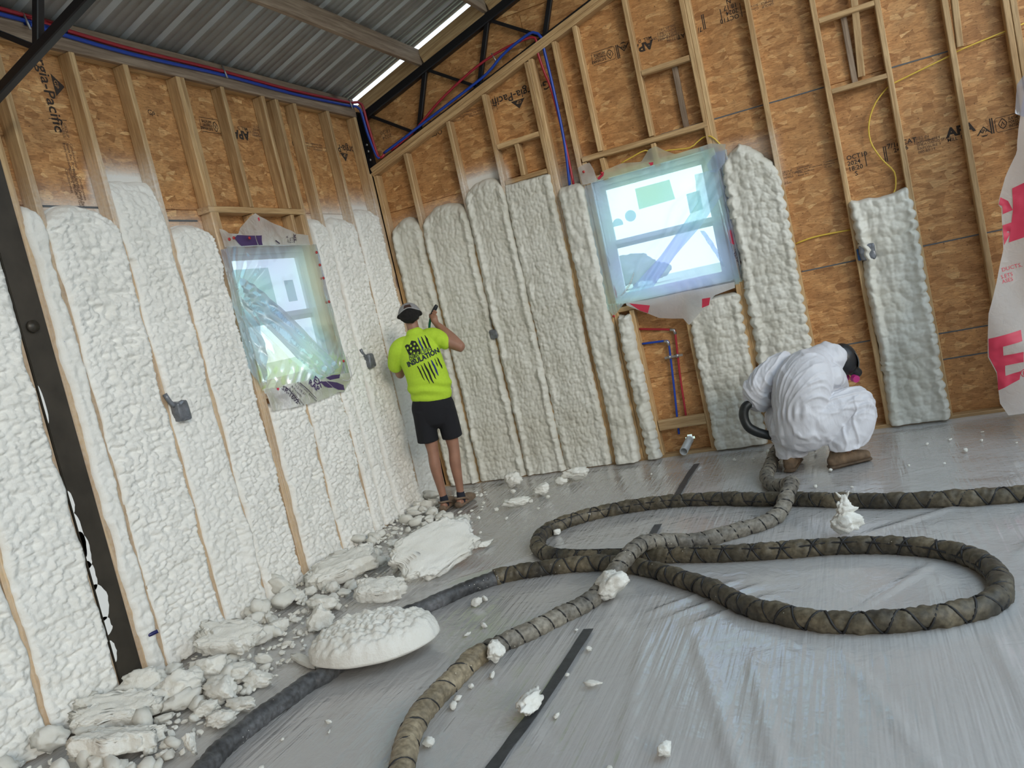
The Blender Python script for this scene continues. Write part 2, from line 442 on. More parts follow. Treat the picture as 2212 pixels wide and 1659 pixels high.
# ------------------------------------------------------------------ floor
def concrete():
    m, nt, b = mat('concrete_slab'); L = nt.links
    tc = N(nt, 'TexCoord'); n = N(nt, 'TexNoise', i_Scale=1.3, i_Detail=8.0, i_Roughness=0.6); L.new(tc.outputs['Object'], n.inputs['Vector'])
    r = ramp(nt, (0.3, (0.70, 0.665, 0.63)), (0.7, (0.80, 0.77, 0.735))); L.new(n.outputs[0], r.inputs[0]); L.new(r.outputs[0], b.inputs['Base Color'])
    b.inputs['Roughness'].default_value = 0.7
    return m
floor = boxm('floor', (LX-.25, -10.2, -0.2), (8.8, BY+.25, 0.0), concrete()); tag(floor, kind='structure')

# ------------------------------------------------------------------ wall framing
wall_back = empty('wall_back', (0, BY, 0)); tag(wall_back, kind='structure')
wall_left = empty('wall_left', (LX, 3, 0)); tag(wall_left, kind='structure')
SH = {}
def sheet(wall, u0, u1, z0, z1, cutz=None, tint=1.0):
    """one OSB board: a fine front grid with mist, edges turned back"""
    gpx = 0.003
    u0 += gpx; u1 -= gpx; z0 += gpx; z1 -= gpx
    gs = 0.02 if (wall == 'back' and u0 < -1.5 and u1 > -1.4 and z0 < .1) else 0.045
    nu = max(2, int((u1-u0)/gs)+1); nv = max(2, int((z1-z0)/gs)+1)
    U, Z = np.meshgrid(np.linspace(u0, u1, nu), np.linspace(z0, z1, nv))
    u = U.ravel(); z = Z.ravel()
    if cutz is not None:            # gable: clip the top along the roof slope
        z = np.minimum(z, cutz(u))
    mi = mist_for(wall, u, z)
    th = 0.012
    cu, cz = (u0+u1)/2, (z0+z1)/2
    lu, lz = u-cu, z-cz
    V = np.stack([lu, lz, np.zeros_like(lu)], 1)
    F = list(map(tuple, quads(nu, nv)))
    rim = [j for j in range(nu)]+[i*nu+nu-1 for i in range(1, nv)]+[(nv-1)*nu+j for j in range(nu-2, -1, -1)]+[i*nu for i in range(nv-2, 0, -1)]
    nb = len(V)
    rimv = V[rim].copy(); rimv[:, 0] += np.sign(rimv[:, 0])*.0045; rimv[:, 1] += np.sign(rimv[:, 1])*.0045*(cutz is None or True)
    V = np.vstack([V, rimv+np.array([0, 0, -th])])
    mi = np.concatenate([mi, mi[rim]])
    k = len(rim)
    F += [(rim[i], nb+i, nb+(i+1) % k, rim[(i+1) % k]) for i in range(k)]
    hole = wall == 'back' and u0 < -1.468 < u1 and z0 < .128 < z1
    if hole:
        cen = np.array([V[list(f)].mean(0) for f in F[:(nu-1)*(nv-1)]])
        bad = set(np.nonzero(np.hypot(cen[:, 0]+cu+1.466, cen[:, 1]+cz-.130) < .033)[0])
        F = [f for i, f in enumerate(F) if i not in bad]
    else: F.append(tuple(nb+i for i in range(k)))
    o = build('osb_sheet', V, F, M['osb'], None, False, attr={'mist': mi})
    if wall == 'back':
        R = Matrix(((1, 0, 0), (0, 0, -1), (0, 1, 0))).to_4x4(); R.translation = (cu, BS, cz)
    else:
        R = Matrix(((0, 0, 1), (1, 0, 0), (0, 1, 0))).to_4x4(); R.translation = (LS, cu, cz)
    o.matrix_basis = R
    adopt(o, wall_back if wall == 'back' else wall_left)
    SH.setdefault(wall, []).append((u0, u1, z0, z1, o))
    return o
ROOF_CUT = 1.35  # roof cut off here, out of view, so open sky lights the room
def roofz(x): return 3.74+0.332*((x-LX) if x < ROOF_CUT else (ROOF_CUT-LX))
rz = lambda u: np.array([roofz(a)-0.03 for a in np.atleast_1d(u)])
# window openings in the sheathing: left y 4.70..5.68, z 1.36..2.41; back x -1.83..-0.845, z 1.385..2.44
WL = (4.715, 5.685, 1.365, 2.405); WB = (-1.825, -0.85, 1.39, 2.43)
for (u0, u1, z0, z1) in ((-6.0, .9, 0, 1.335), (.9, 3.34, 0, 1.335), (3.34, 5.15, 0, WL[2]), (5.15, 7.02, 0, WL[2]),
                         (-6.0, 2.15, 1.335, 2.68), (2.15, WL[0], 1.335, 2.68), (WL[1], 7.02, WL[2], 2.68),
                         (WL[0], WL[1], WL[3], 2.68),
                         (-6.0, 1.3, 2.68, 3.74), (1.3, 3.83, 2.68, 3.74), (3.83, 6.2, 2.68, 3.74), (6.2, 7.02, 2.68, 3.74)):
    sheet('left', u0, u1, z0, z1)
for (u0, u1, z0, z1) in ((LX-.09, -1.71, 0, WB[2]), (-1.71, -.35, 0, .70), (-1.71, WB[0]+.975, .70, WB[2]), (-.85, .09, .70, 1.335), (-.35, .52, 0, .70), (.09, 1.3, .66, 1.335), (.52, 1.9, 0, .46), (.52, 1.9, .46, .66), (1.3, 4.0, .66, 1.335), (1.9, 4.0, 0, .66),
                         (LX-.09, -3.0, 1.335, 2.668), (-3.0, WB[0], WB[2], 2.668), (WB[0], WB[1], WB[3], 2.668), (WB[1], .945, 1.335, 2.668), (.945, 4.0, 1.335, 2.668)):
    sheet('back', u0, u1, z0, z1)
for (u0, u1, z0, z1) in ((LX-.09, -2.16, 2.668, 3.98), (-2.16, .09, 2.668, 3.98), (.09, 2.5, 2.668, 3.98), (2.5, 4.0, 2.668, 3.98), (-3.25, -1.26, 3.98, 5.3), (-1.26, 1.3, 3.98, 5.3), (1.3, 4.0, 3.98, 4.6)):
    sheet('back', u0, u1, z0, z1, cutz=rz)
# sealant smeared along some seams
for (u0, u1, z) in ((-1.2, .07, 2.668), (.5, .92, 2.668), (-.33, .07, 1.335), (.5, 1.2, 1.335), (-.33, .07, .70), (.52, .92, .66), (.52, 1.0, .46)):
    boxm('seam_line', (u0, BS-.0025, z-.006), (u1, BS+.002, z+.004), M['seal'], wall_back)
boxm('seam_line', (-3.0, BS-.0025, 2.44), (-2.62, BS+.002, 2.452), M['seal'], wall_back)
boxm('seam_line', (LS-.002, 3.34, 2.672), (LS+.0025, 3.79, 2.684), M['seal'], wall_left)
boxm('seam_line', (LS-.002, 4.22, 2.60), (LS+.0025, 4.59, 2.612), M['seal'], wall_left)

SW = 0.0405
def stud_b(x0, z0, z1, x1=None, y0=0.0, dep=DEP, m=None):
    x1 = x1 or x0+SW
    return beam('stud', ((x0+x1)/2, BY+y0+dep/2, z0), ((x0+x1)/2, BY+y0+dep/2, z1), x1-x0, dep, m or M['stud'], wall_back, 'back', (0, -1, 0), bow=random.uniform(-.004, .004))
def stud_l(y1, z0, z1, y0=None, x0=0.0, dep=DEP):
    y0 = y1-SW if y0 is None else y0
    return beam('stud', (LX-x0-dep/2, (y0+y1)/2, z0), (LX-x0-dep/2, (y0+y1)/2, z1), y1-y0, dep, M['stud'], wall_left, 'left', (1, 0, 0), bow=random.uniform(-.004, .004))
def plz(x): return 3.012+0.317*(min(x, ROOF_CUT)+3.847)
PB = 0.040
# back wall
for x in (-3.838, -3.487, -3.007, -2.621, -2.183, -2.142, -1.915, -.802, -.372, .075, .500, .920, 1.279, 1.320, 1.70, 2.13, 2.56, 2.99, 3.36):
    stud_b(x, PB, plz(x+.02)-.005)
stud_b(-1.8725, PB, 2.606); stud_b(-.844, PB, plz(-.844)-.005)
for x in (-1.718, -1.279):
    stud_b(x, 2.662, plz(x+.02)-.005); stud_b(x, 2.42, 2.603)
stud_b(-1.737, PB, 1.315); stud_b(-1.286, PB, 1.315)
beam('header', (-1.862, BY+.045, 2.634), (-.808, BY+.045, 2.632), .044, .10, M['stud'], wall_back, 'back', (0, -1, 0))
beam('sill_plate', (-1.83, BY+.05, 1.338), (-.845, BY+.05, 1.338), .04, DEP, M['stud'], wall_back, 'back', (0, -1, 0))
beam('header', (-1.83, BY+.05, 2.458), (-.845, BY+.05, 2.458), .04, DEP-.01, M['stud'], wall_back, 'back', (0, -1, 0))
beam('blocking', (-1.236, BY+.03, 3.162), (-.846, BY+.03, 3.164), .043, .06, M['stud'], wall_back, 'back', (0, -1, 0))
beam('backing_board', (-.982, BS-.022, 2.66), (-.982, BS-.022, 3.14), .045, .04, M['purlin'], wall_back, 'back', (0, -1, 0))
beam('blocking', (-2.578, BY+.045, 2.94), (-2.185, BY+.045, 2.946), .043, DEP, M['stud'], wall_back, 'back', (0, -1, 0))
beam('blocking', (-2.578, BY+.045, 2.625), (-2.185, BY+.045, 2.628), .040, DEP, M['stud'], wall_back, 'back', (0, -1, 0))
stud_b(-2.424, 2.648, 2.918, y0=.0)
beam('blocking', (.118, BY+.035, 3.128), (.498, BY+.035, 3.132), .038, .07, M['stud'], wall_back, 'back', (0, -1, 0))
beam('blocking', (.118, BY+.035, 2.608), (.498, BY+.035, 2.608), .036, .07, M['stud'], wall_back, 'back', (0, -1, 0))
beam('backing_board', (.285, BS-.022, 2.63), (.285, BS-.022, 3.108), .042, .04, M['purlin'], wall_back, 'back', (0, -1, 0))
beam('brace', (.335, BY+.062, 2.66), (.392, BY+.012, 3.45), .05, .035, M['stud'], wall_back, 'back', (0, -1, 0))
beam('scab_block', (.985, BY+.02, 2.66), (1.02, BY+.02, 3.5), .044, .05, M['stud'], wall_back, 'back', (0, -1, 0))
beam('blocking', (-1.690, BY+.02, .297), (-1.287, BY+.02, .299), .092, .038, M['stud'], wall_back, 'back', (0, -1, 0))
for i, o in enumerate((0.021, .062)):
    beam('top_plate', (LX, BY+.048, plz(LX)+o*1.03), (ROOF_CUT, BY+.048, plz(ROOF_CUT)+o*1.03), .039, DEP+.004, M['stud'], wall_back, 'back', (0, -1, 0))
beam('sole_plate', (LX, BY+.048, .02), (4.0, BY+.048, .02), .04, DEP, M['stud'], wall_back, 'back', (0, -1, 0))
# left wall
for y in (-1.75, -1.32, -.89, -.45, -.02, .41, .85, 1.28, 1.71, 2.15, 2.60, 3.203, 3.338, 3.828, 4.224, 4.709, 5.734, 5.970, 6.448, 6.895):
    stud_l(y, PB, 3.56, x0=0)
stud_l(6.9275, PB, 3.04, y0=6.897)
stud_l(3.005, PB, 3.56, y0=2.982); stud_l(4.668, PB, 3.56)
stud_l(5.693, PB, 2.64)
for y in (5.105, 5.565):
    stud_l(y, 2.690, 3.56); stud_l(y, 2.44, 2.640)
stud_l(5.150, PB, 1.32); stud_l(5.612, PB, 1.32)
beam('header', (LX-.045, 4.612, 2.665), (LX-.045, 5.715, 2.665), .043, .10, M['stud'], wall_left, 'left', (1, 0, 0))
beam('header', (LX-.05, 4.71, 2.425), (LX-.05, 5.69, 2.425), .04, DEP-.01, M['stud'], wall_left, 'left', (1, 0, 0))
beam('sill_plate', (LX-.05, 4.71, 1.342), (LX-.05, 5.69, 1.342), .04, DEP, M['stud'], wall_left, 'left', (1, 0, 0))
beam('sole_plate', (LX-.048, -2, .02), (LX-.048, BY, .02), .04, DEP, M['stud'], wall_left, 'left', (1, 0, 0))
beam('top_plate', (LX-.048, -2, 3.585), (LX-.048, 6.86, 3.585), .045, DEP, M['stud'], wall_left, 'left', (1, 0, 0))

rgt = boxm('light_block_right', (7.4, -10.2, 0), (7.6, 9.0, 3.0), simple('light_block_right_board', (.42, .30, .18), .8)); tag(rgt, kind='structure')  # added out of view to cut low light from the right
rear = boxm('light_block_rear', (LX-.2, -10.2, 0), (4.6, -10.05, 6.1), simple('light_block_rear_board', (.42, .30, .18), .8)); tag(rear, kind='structure')  # added out of view to reduce ambient light from behind
lft = boxm('wall_left_far', (LS-.02, -10.05, 0), (LS-.008, -6.0, 3.74), M['osb'], wall_left)
lft.name = 'osb_sheet'
# ------------------------------------------------------------------ roof
ceiling = empty('ceiling', (-2, 3, 4.2)); tag(ceiling, kind='structure')
m, nt, b = mat('galvalume_sheet')
tc = N(nt, 'TexCoord'); n = N(nt, 'TexNoise', i_Scale=4.0, i_Detail=6.0); nt.links.new(tc.outputs['Object'], n.inputs['Vector'])
r = ramp(nt, (0.3, (0.25, 0.24, 0.225)), (0.7, (0.34, 0.33, 0.31))); nt.links.new(n.outputs[0], r.inputs[0]); nt.links.new(r.outputs[0], b.inputs['Base Color'])
b.inputs['Metallic'].default_value = 0.35; b.inputs['Roughness'].default_value = 0.45
M['galv'] = m
M['galv_rib'] = simple('rib_painted_sheen', (.50, .51, .50), .4, .3)  # lighter colour stands in for reflections on the ribs
def roof_panel(y0, x0, x1):
    """one ribbed sheet 0.985 wide in y; ribs run up the slope"""
    per = 0.2463
    prof = []
    for k in range(4):
        b0 = y0+k*per
        prof += [(b0-.028, 0), (b0-.010, .026), (b0+.010, .026), (b0+.028, 0), (b0+.075, 0), (b0+.082, .006), (b0+.092, .006), (b0+.099, 0), (b0+.147, 0), (b0+.154, .006), (b0+.164, .006), (b0+.171, 0)]
    prof.append((y0+4*per-.028, 0))
    xs = np.linspace(x0, x1, 3)
    V = [(x, y, roofz(x)+.012+h) for x in xs for (y, h) in prof]
    o = build('metal_panel', V, quads(len(prof), len(xs)), [M['galv'], M['galv_rib']], ceiling, False)
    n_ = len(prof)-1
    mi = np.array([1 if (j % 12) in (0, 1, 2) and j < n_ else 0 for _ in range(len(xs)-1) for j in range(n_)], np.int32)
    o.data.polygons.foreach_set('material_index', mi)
    return o
for k in range(17):
    y0 = 6.957-.985*(k+1)+.02+.0
    roof_panel(y0, LX-.4, ROOF_CUT+.15)
E_ = None
for i in range(8):
    x = LX+.70*i+.0
    if i == 0:
        beam('eave_purlin', (LX-.02, -10, 3.645), (LX-.02, 6.9, 3.645), .04, .165, M['purlin'], ceiling, None, (0, 0, 1)); continue
    z = roofz(x)-.012
    beam('purlin', (x+.012, -10, z-.072), (x+.012, 7.0, z-.072), .042, .142, M['purlin'], ceiling, None, (0, 0, 1))
    if i < 9:  # rake boards between purlins at the gable
        beam('rake_board', (x-.66, BS-.055, roofz(x-.66)-.105), (x-.012, BS-.055, roofz(x-.012)-.105), .04, .15, M['stud'], ceiling, None, (0, 0, 1))

# ------------------------------------------------------------------ sprayed foam strips
def foam_strip(f, idx):
    wall, a, b, z0, top = f['w'], f['a'], f['b'], f['z0'], f['top']
    W = b-a; du = .0085 if wall == 'left' else .0072
    if wall == 'back' and W > .3: du = .0068
    nu = max(12, int((W+.03)/du)); nv = int((top-z0)/du)
    s = np.linspace(0, 1, nu)[None, :]; t = np.linspace(0, 1, nv)[:, None]
    sd = idx*13.7
    S = np.repeat(s, nv, 0)
    arch = f['arch']*np.abs(2*S-1)**2.4
    sk = f.get('skew', 0)
    ztop = top-arch+0.02*fbm(S*3+sd, sd, o=3)
    if idx == 19: ztop = top-.19*np.abs(2*S-.80)**1.5+.03*fbm(S*5, sd, o=3)
    Z = z0+(ztop-z0)*t
    tz = Z
    # ragged edges over (or short of) the stud faces
    if wall == 'left':
        ov_a = .008+.030*fbm(tz*6, sd+1, o=4); ov_b = .008+.030*fbm(tz*6, sd+2, o=4)
    else:
        ov_a = .006+.016*fbm(tz*4.5, sd+1, o=4)+.007*np.abs(np.sin(tz*42+sd)); ov_b = .006+.016*fbm(tz*4.5, sd+2, o=4)+.007*np.abs(np.sin(tz*38+sd))
        if idx in (14, 15, 16): ov_b = ov_b+.012; ov_a = ov_a+.010
        if idx in (17, 18, 19, 20): ov_a = np.maximum(ov_a-.004, -.004); ov_b = ov_b+.004
    if idx in (17, 18, 19, 20):
        sc_b = np.abs(np.sin(tz*37+2.5*fbm(tz*3, sd, o=2)))**.6; sc_a = np.abs(np.sin(tz*33+2+2.5*fbm(tz*3, sd+3, o=2)))**.6
        ov_b = ov_b-.006+.020*sc_b*(fbm(tz*2, sd+9, o=2) > -.15); ov_a = ov_a+(.012 if idx != 19 else 0.02)*sc_a*(fbm(tz*2, sd+11, o=2) > 0)
    ov_a = np.clip(ov_a, -.010, .034); ov_b = np.clip(ov_b, -.010, .034)
    U = (a-ov_a)*(1-S)+(b+ov_b)*S
    # depth of the skin above the sheathing
    d = np.minimum(U-(a-ov_a), (b+ov_b)-U)
    if wall == 'left':
        wx = U+.02*fbm(U*9, Z*9, sd, 3, 3); wz = Z+.02*fbm(U*9, Z*9, sd, 3, 5)
        f1, f2 = worley(wx*20, wz*40, 5)
        g1, _ = worley(wx*46, wz*92, 8)
        rid = 1-np.abs(fbm(wx*11, wz*27, sd, 4, 9))*2.4
        lump = fbm(U*4, Z*4, sd, 3, 2)
        h = DEP+.000+.023*(0.75-f1)+.012*(0.6-g1)+.017*rid+.014*lump
        if idx in (4, 9, 10, 11): h = DEP+.001+.021*(0.75-f1)+.010*(.6-g1)+.014*rid+.010*lump
        if idx == 2:
            f3, _ = worley(wx*12, wz*14, 12); h = DEP+.004+.030*np.sqrt(np.clip(1-f3**2, 0, 1))-.014+.010*rid+.010*(.7-f1)
        er = np.clip(d/.022, 0, 1); h = (DEP+.0035)+(h-DEP-.0035)*er
        if idx == 4:       # big sagging lobe near the foot of the strip
            yy = (U-(a+.40))/.13; zz_ = (Z-.42)/.36
            h = h+.035*np.clip(1.15-np.sqrt(yy**2+zz_**2), 0, .5)*1.6
        hole = fbm(U*6, Z*6, sd+40, 3, 21)
        h = np.where(hole > .46, h-(hole-.46)*.25, h)
        flare = np.clip((f['foot']+.18-Z)/.2, 0, 1) if 'foot' in f else np.clip((.20-Z)/.2, 0, 1)
        h = h+.03*flare*(0.6+fbm(U*8, Z*8, sd, 3, 31))
    else:
        wx = U+.026*fbm(U*8, Z*8, sd, 2, 3); wz = Z+.026*fbm(U*8, Z*8, sd, 2, 5)
        sc = {12: 31, 13: 29, 14: 30, 15: 34, 16: 23, 17: 15, 18: 19, 19: 19, 20: 15}[idx]
        f1, f2 = worley(wx*sc, wz*sc*(.82 if idx < 17 else .9), 5)
        k1, _ = worley(wx*sc*.55+7, wz*sc*.50, 35)
        dome = .62*np.sqrt(np.clip(1-(f1*1.05)**2, 0, 1))+.55*np.sqrt(np.clip(1-(k1*1.05)**2, 0, 1))
        g1, _ = worley(wx*sc*2.1, wz*sc*2.1, 8)
        lump = fbm(U*5, Z*4, sd, 3, 2)
        c = np.clip(d/(W*.5+1e-6), 0, 1)
        amp = {17: .055, 18: .054, 19: .056, 20: .066}.get(idx, .043)
        h = DEP-.012-amp*.28+amp*dome+.007*(.6-g1)+.022*lump+.018*c
        if idx in (14, 15): h = h-.004
        # rolls along both edges
        ew = .055
        cent_a = .040+.012*fbm(Z*6, sd+5, o=2); cent_b = .040+.012*fbm(Z*6, sd+6, o=2)
        da = U-(a-ov_a); db = (b+ov_b)-U
        k = .026 if idx in (13, 14, 19, 20, 12) else .012
        ridge_a = np.exp(-((da-cent_a)/.026)**2)*(k+.014*vnoise(Z*13, sd)); ridge_b = np.exp(-((db-cent_b)/.026)**2)*(k+.014*vnoise(Z*13, sd+3))
        if idx == 19: ridge_b = ridge_b*.5
        h = h+ridge_a+ridge_b
        if idx in (16, 17):
            h = h+.022*np.sqrt(np.clip(1-worley(wx*9, wz*9, 4)[0]**2, 0, 1))
        if idx == 15: # sagging rolls near the foot on the right edge
            pass
        foot = np.clip((.5-Z)/.5, 0, 1)
        if idx in (16, 18): h = h+foot*.03*np.sqrt(np.clip(1-worley(wx*7, wz*7, 6)[0]**2, 0, 1))
        er = np.clip(d/.014, 0, 1); h = (DEP+.004)+(h-DEP-.004)*np.sqrt(er)
    # round over at the top, thin out to the sheathing
    dt = ztop-Z
    tl = .10 if f['mist'][0] > 0 else .03
    if idx == 4: tl = .30
    roll = np.sqrt(np.clip(1-(1-np.clip(dt/tl, 0, 1))**2, 0, 1))
    over = np.minimum(U-a, b-U) < 0.004
    # above the rounded top the skin must not cover the studs
    U = np.where(dt < tl, np.clip(U, a+.002, b-.002)*(1-roll)+U*roll, U)
    h = h*roll
    if f['mist'][0] == 0: h = np.maximum(h, .05*(dt >= 0))
    # back rim
    g = np.stack([U, Z, h], -1).reshape(-1, 3)
    nb = len(g)
    rim = [j for j in range(nu)]+[i*nu+nu-1 for i in range(1, nv)]+[(nv-1)*nu+j for j in range(nu-2, -1, -1)]+[i*nu for i in range(nv-2, 0, -1)]
    rg = g[rim].copy(); rg[:, 0] = np.clip(rg[:, 0], a+.001, b-.001); rg[:, 2] = .001
    k = len(rim)
    Q = np.vstack([quads(nu, nv), np.array([(rim[i], nb+i, nb+(i+1) % k, rim[(i+1) % k]) for i in range(k)])])
    P = np.vstack([g, rg])
    if wall == 'back':
        V = np.stack([P[:, 0], BS-P[:, 2], P[:, 1]], 1)
    else:
        V = np.stack([LS+P[:, 2], P[:, 0], P[:, 1]], 1)
    V[:, 2] = np.maximum(V[:, 2], .008)
    org = np.array([(a+b)/2, BS, z0]) if wall == 'back' else np.array([LS, (a+b)/2, z0])
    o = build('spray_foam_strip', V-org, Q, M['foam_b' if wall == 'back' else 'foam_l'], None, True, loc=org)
    tag(o, f['lab'], 'insulation', 'spray foam strips between the studs')
    return o
for i, f in enumerate(FOAM): foam_strip(f, i)

# ------------------------------------------------------------------ steel post and trusses
post = empty('steel_post', (LX+.03, 3.085, 0))
tag(post, 'dark brown steel post standing against the left wall, top leaving the picture', 'post')
boxm('post_shaft', (LX-.090, 3.008, 0.0), (LX+.006, 3.160, 3.30), M['steel'], post, .004)
boxm('base_plate', (LX-.090, 3.006, 0.0), (LX+.030, 3.162, .012), M['steel'], post, .002)
# white foam overspray along the left edge of the post and a cut-out tab
def splash(name, pts, m, parent, th=.004):
    pass
tube('bolt_head', [(LX+.004, 3.070, 2.02), (LX+.026, 3.070, 2.02)], .032, M['steel'], post, 12)
mm_, nt, b = mat('overspray_white'); b.inputs['Base Color'].default_value = (.80, .79, .77, 1); b.inputs['Roughness'].default_value = .8
M['spray'] = mm_
for k, (z, hh, ww) in enumerate(((1.10, .06, .010), (.92, .12, .012), (.84, .10, .02), (.70, .08, .014), (.55, .10, .030), (.42, .05, .020), (.28, .06, .012), (1.62, .10, .007))):
    P = []
    n = 14
    for i in range(n):
        th = math.pi*(i/(n-1)-.5); q = 1+.18*n1(i*.8, k+1)
        P.append((LX+.0085, 3.010+max(.0005, 2.0*ww*math.cos(th)*q), z+hh*math.sin(th)))
    build('overspray_patch', P, [tuple(range(n))], M['spray'], post, False)

def truss_member(name, p0, p1, w, parent, m=None):
    return beam(name, p0, p1, w, w, m or M['black'], parent, None, (0, 1, 0))
def truss(Y, label, x_end=ROOF_CUT):
    t = empty('roof_truss', (LX, Y, 3.5)); tag(t, label, 'truss', 'black steel roof trusses')
    topc = lambda x: 3.558+.316*((x if x < ROOF_CUT else 2*ROOF_CUT-x)-LX)
    botc = lambda x: 3.088+.322*((x if x < ROOF_CUT else 2*ROOF_CUT-x)-LX)
    X0, X1 = LX+.03, 2*ROOF_CUT-LX-.03
    for nm, fz, w in (('top_chord', topc, .076), ('bottom_chord', botc, .050)):
        truss_member(nm, (X0, Y, fz(X0)), (ROOF_CUT, Y, fz(ROOF_CUT)), w, t)
    for sgn in (0,):
        mx = lambda x: x if not sgn else 2*ROOF_CUT-x
        for k in range(9):
            xt, xb, xn = -3.77+.67*k, -3.315+.67*k, -3.10+.67*k
            if xn > ROOF_CUT: continue
            truss_member('web_post', (mx(xn), Y, topc(xn)), (mx(xb), Y, botc(xb)), .040, t)
            truss_member('web_diagonal', (mx(xt), Y, topc(xt)-.01), (mx(xb), Y, botc(xb)+.01), .028, t)
    return t
truss(BY+.055, 'black steel gable truss running along the back wall above its sloped top plate')
truss(3.085, 'black steel roof truss bearing on the dark steel post, crossing the upper left corner')
cp = empty('corner_post', (LX-.04, 6.97, 0)); tag(cp, 'black steel corner post with bolts where the two walls meet below the roof', 'post')
boxm('post_shaft', (LX-.088, 6.935, 0.0), (LX-.006, 7.018, 3.62), M['black'], cp, .003)
boxm('connection_plate', (LX-.006, 6.945, 3.10), (LX+.055, 6.957, 3.60), M['black'], cp, .002)
for z in (3.17, 3.25, 3.31):
    tube('bolt', [(LX+.012, 6.945, z), (LX+.012, 6.935, z)], .012, M['metalclip'], cp, 8)

# ------------------------------------------------------------------ pipes and cables
def pipe(name, P, r, m, label, cat, step=.05, group=None, k=8, clips=()):
    P = np.array(P, float); c = P[len(P)//2]
    t = empty(name, tuple(P[0])); tag(t, label, cat, group)
    tube('pipe' if 'pipe' in name else 'cable', P, r, m, t, k, step)
    for (p0, p1, w) in clips:
        tube('clip', [p0, p1], w, M['metalclip'], t, 6)
    return t
ex = LX+.012
pipe('red_pipe', [(ex, -1.9, 3.70), (ex, 3.40, 3.705), (ex, 3.54, 3.69), (ex, 4.23, 3.665), (ex, 5.0, 3.672), (ex, 5.75, 3.662), (ex, 6.12, 3.665), (ex, 6.78, 3.684), (ex+.01, 6.88, 3.69), (ex+.06, 6.915, 3.66), (ex+.07, 6.925, 3.45), (ex+.10, 6.925, 3.17),
    (ex+.16, 6.935, 3.18)], .0125, M['red'], 'red water pipe running along the left eave and bending down at the corner', 'pipe',
    clips=[((ex+.005, y, 3.712), (ex+.02, y+.006, 3.62), .007) for y in (3.53, 5.12, 6.80)])
pipe('blue_pipe', [(ex, -1.9, 3.67), (ex, 3.39, 3.675), (ex, 3.53, 3.66), (ex, 4.22, 3.632), (ex, 5.1, 3.644), (ex, 5.75, 3.634), (ex, 6.1, 3.634), (ex, 6.76, 3.650), (ex, 6.86, 3.655), (ex+.04, 6.90, 3.62), (ex+.05, 6.915, 3.40), (ex+.085, 6.92, 3.18), (ex+.11, 6.925, 3.165)],
    .0125, M['blue'], 'blue water pipe running along the left eave under the red one', 'pipe')
pipe('red_pipe', [(-3.60, 6.95, 3.195), (-3.32, 6.95, 3.305), (-3.05, 6.95, 3.46), (-2.788, 6.95, 3.58), (-2.55, 6.95, 3.665), (-2.30, 6.95, 3.715), (-2.08, 6.95, 3.725), (-2.04, 6.95, 3.68), (-2.05, 6.952, 3.59), (-2.03, 6.952, 3.42), (-1.999, 6.95, 3.25), (-1.982, 6.95, 2.85), (-1.985, 6.95, 2.46)],
    .0115, M['red'], 'red water pipe arching over the sloped top plate, dropping left of the back window', 'pipe',
    clips=[((-2.45, 6.945, 3.71), (-2.42, 6.945, 3.62), .006)])
pipe('blue_pipe', [(-3.68, 6.938, 3.19), (-3.50, 6.938, 3.245), (-3.03, 6.938, 3.395), (-2.70, 6.938, 3.50), (-2.52, 6.938, 3.565), (-2.36, 6.938, 3.66), (-2.20, 6.938, 3.722), (-2.05, 6.938, 3.755), (-1.99, 6.945, 3.69), (-1.99, 6.945, 3.60), (-1.982, 6.945, 3.27), (-1.985, 6.945, 2.82), (-2.018, 6.945, 2.46)],
    .0125, M['blue'], 'blue water pipe lying on the sloped top plate, dropping left of the back window', 'pipe')
# rough-in under the back window
pw = BS-.03
t = pipe('red_pipe', [(-1.70, pw, 1.142), (-1.425, pw, 1.082), (-1.405, pw, 1.06), (-1.405, pw, 1.03), (-1.435, pw, .70), (-1.452, pw, .40), (-1.462, pw, .24)], .0095, M['red'], 'red water pipe stub with an elbow in the bare bay under the back window', 'pipe', .04)
tube('elbow', [(-1.44, pw, 1.085), (-1.408, pw, 1.076), (-1.402, pw, 1.04)], .0135, M['metalclip'], t, 8)
t = pipe('blue_pipe', [(-1.705, pw-.004, 1.013), (-1.50, pw-.004, 1.0), (-1.478, pw-.004, .985), (-1.475, pw-.004, .95), (-1.505, pw-.004, .60), (-1.53, pw-.004, .35), (-1.545, pw-.004, .19)], .0095, M['blue'], 'blue water pipe stub with an elbow in the bare bay under the back window', 'pipe', .04)
tube('elbow', [(-1.51, pw-.004, 1.0), (-1.48, pw-.004, .99), (-1.474, pw-.004, .955)], .0135, M['metalclip'], t, 8)
t = empty('pipe_bracket', (-1.46, pw-.012, .86)); tag(t, 'metal bracket strap across the red and blue pipe stubs', 'bracket')
boxm('strap', (-1.53, pw-.020, .850), (-1.375, pw-.015, .868), M['metalclip'], t, .001)
for x in (-1.487, -1.421): tube('loop', [(x, pw-.018, .845), (x, pw-.018, .873)], .014, M['metalclip'], t, 8)
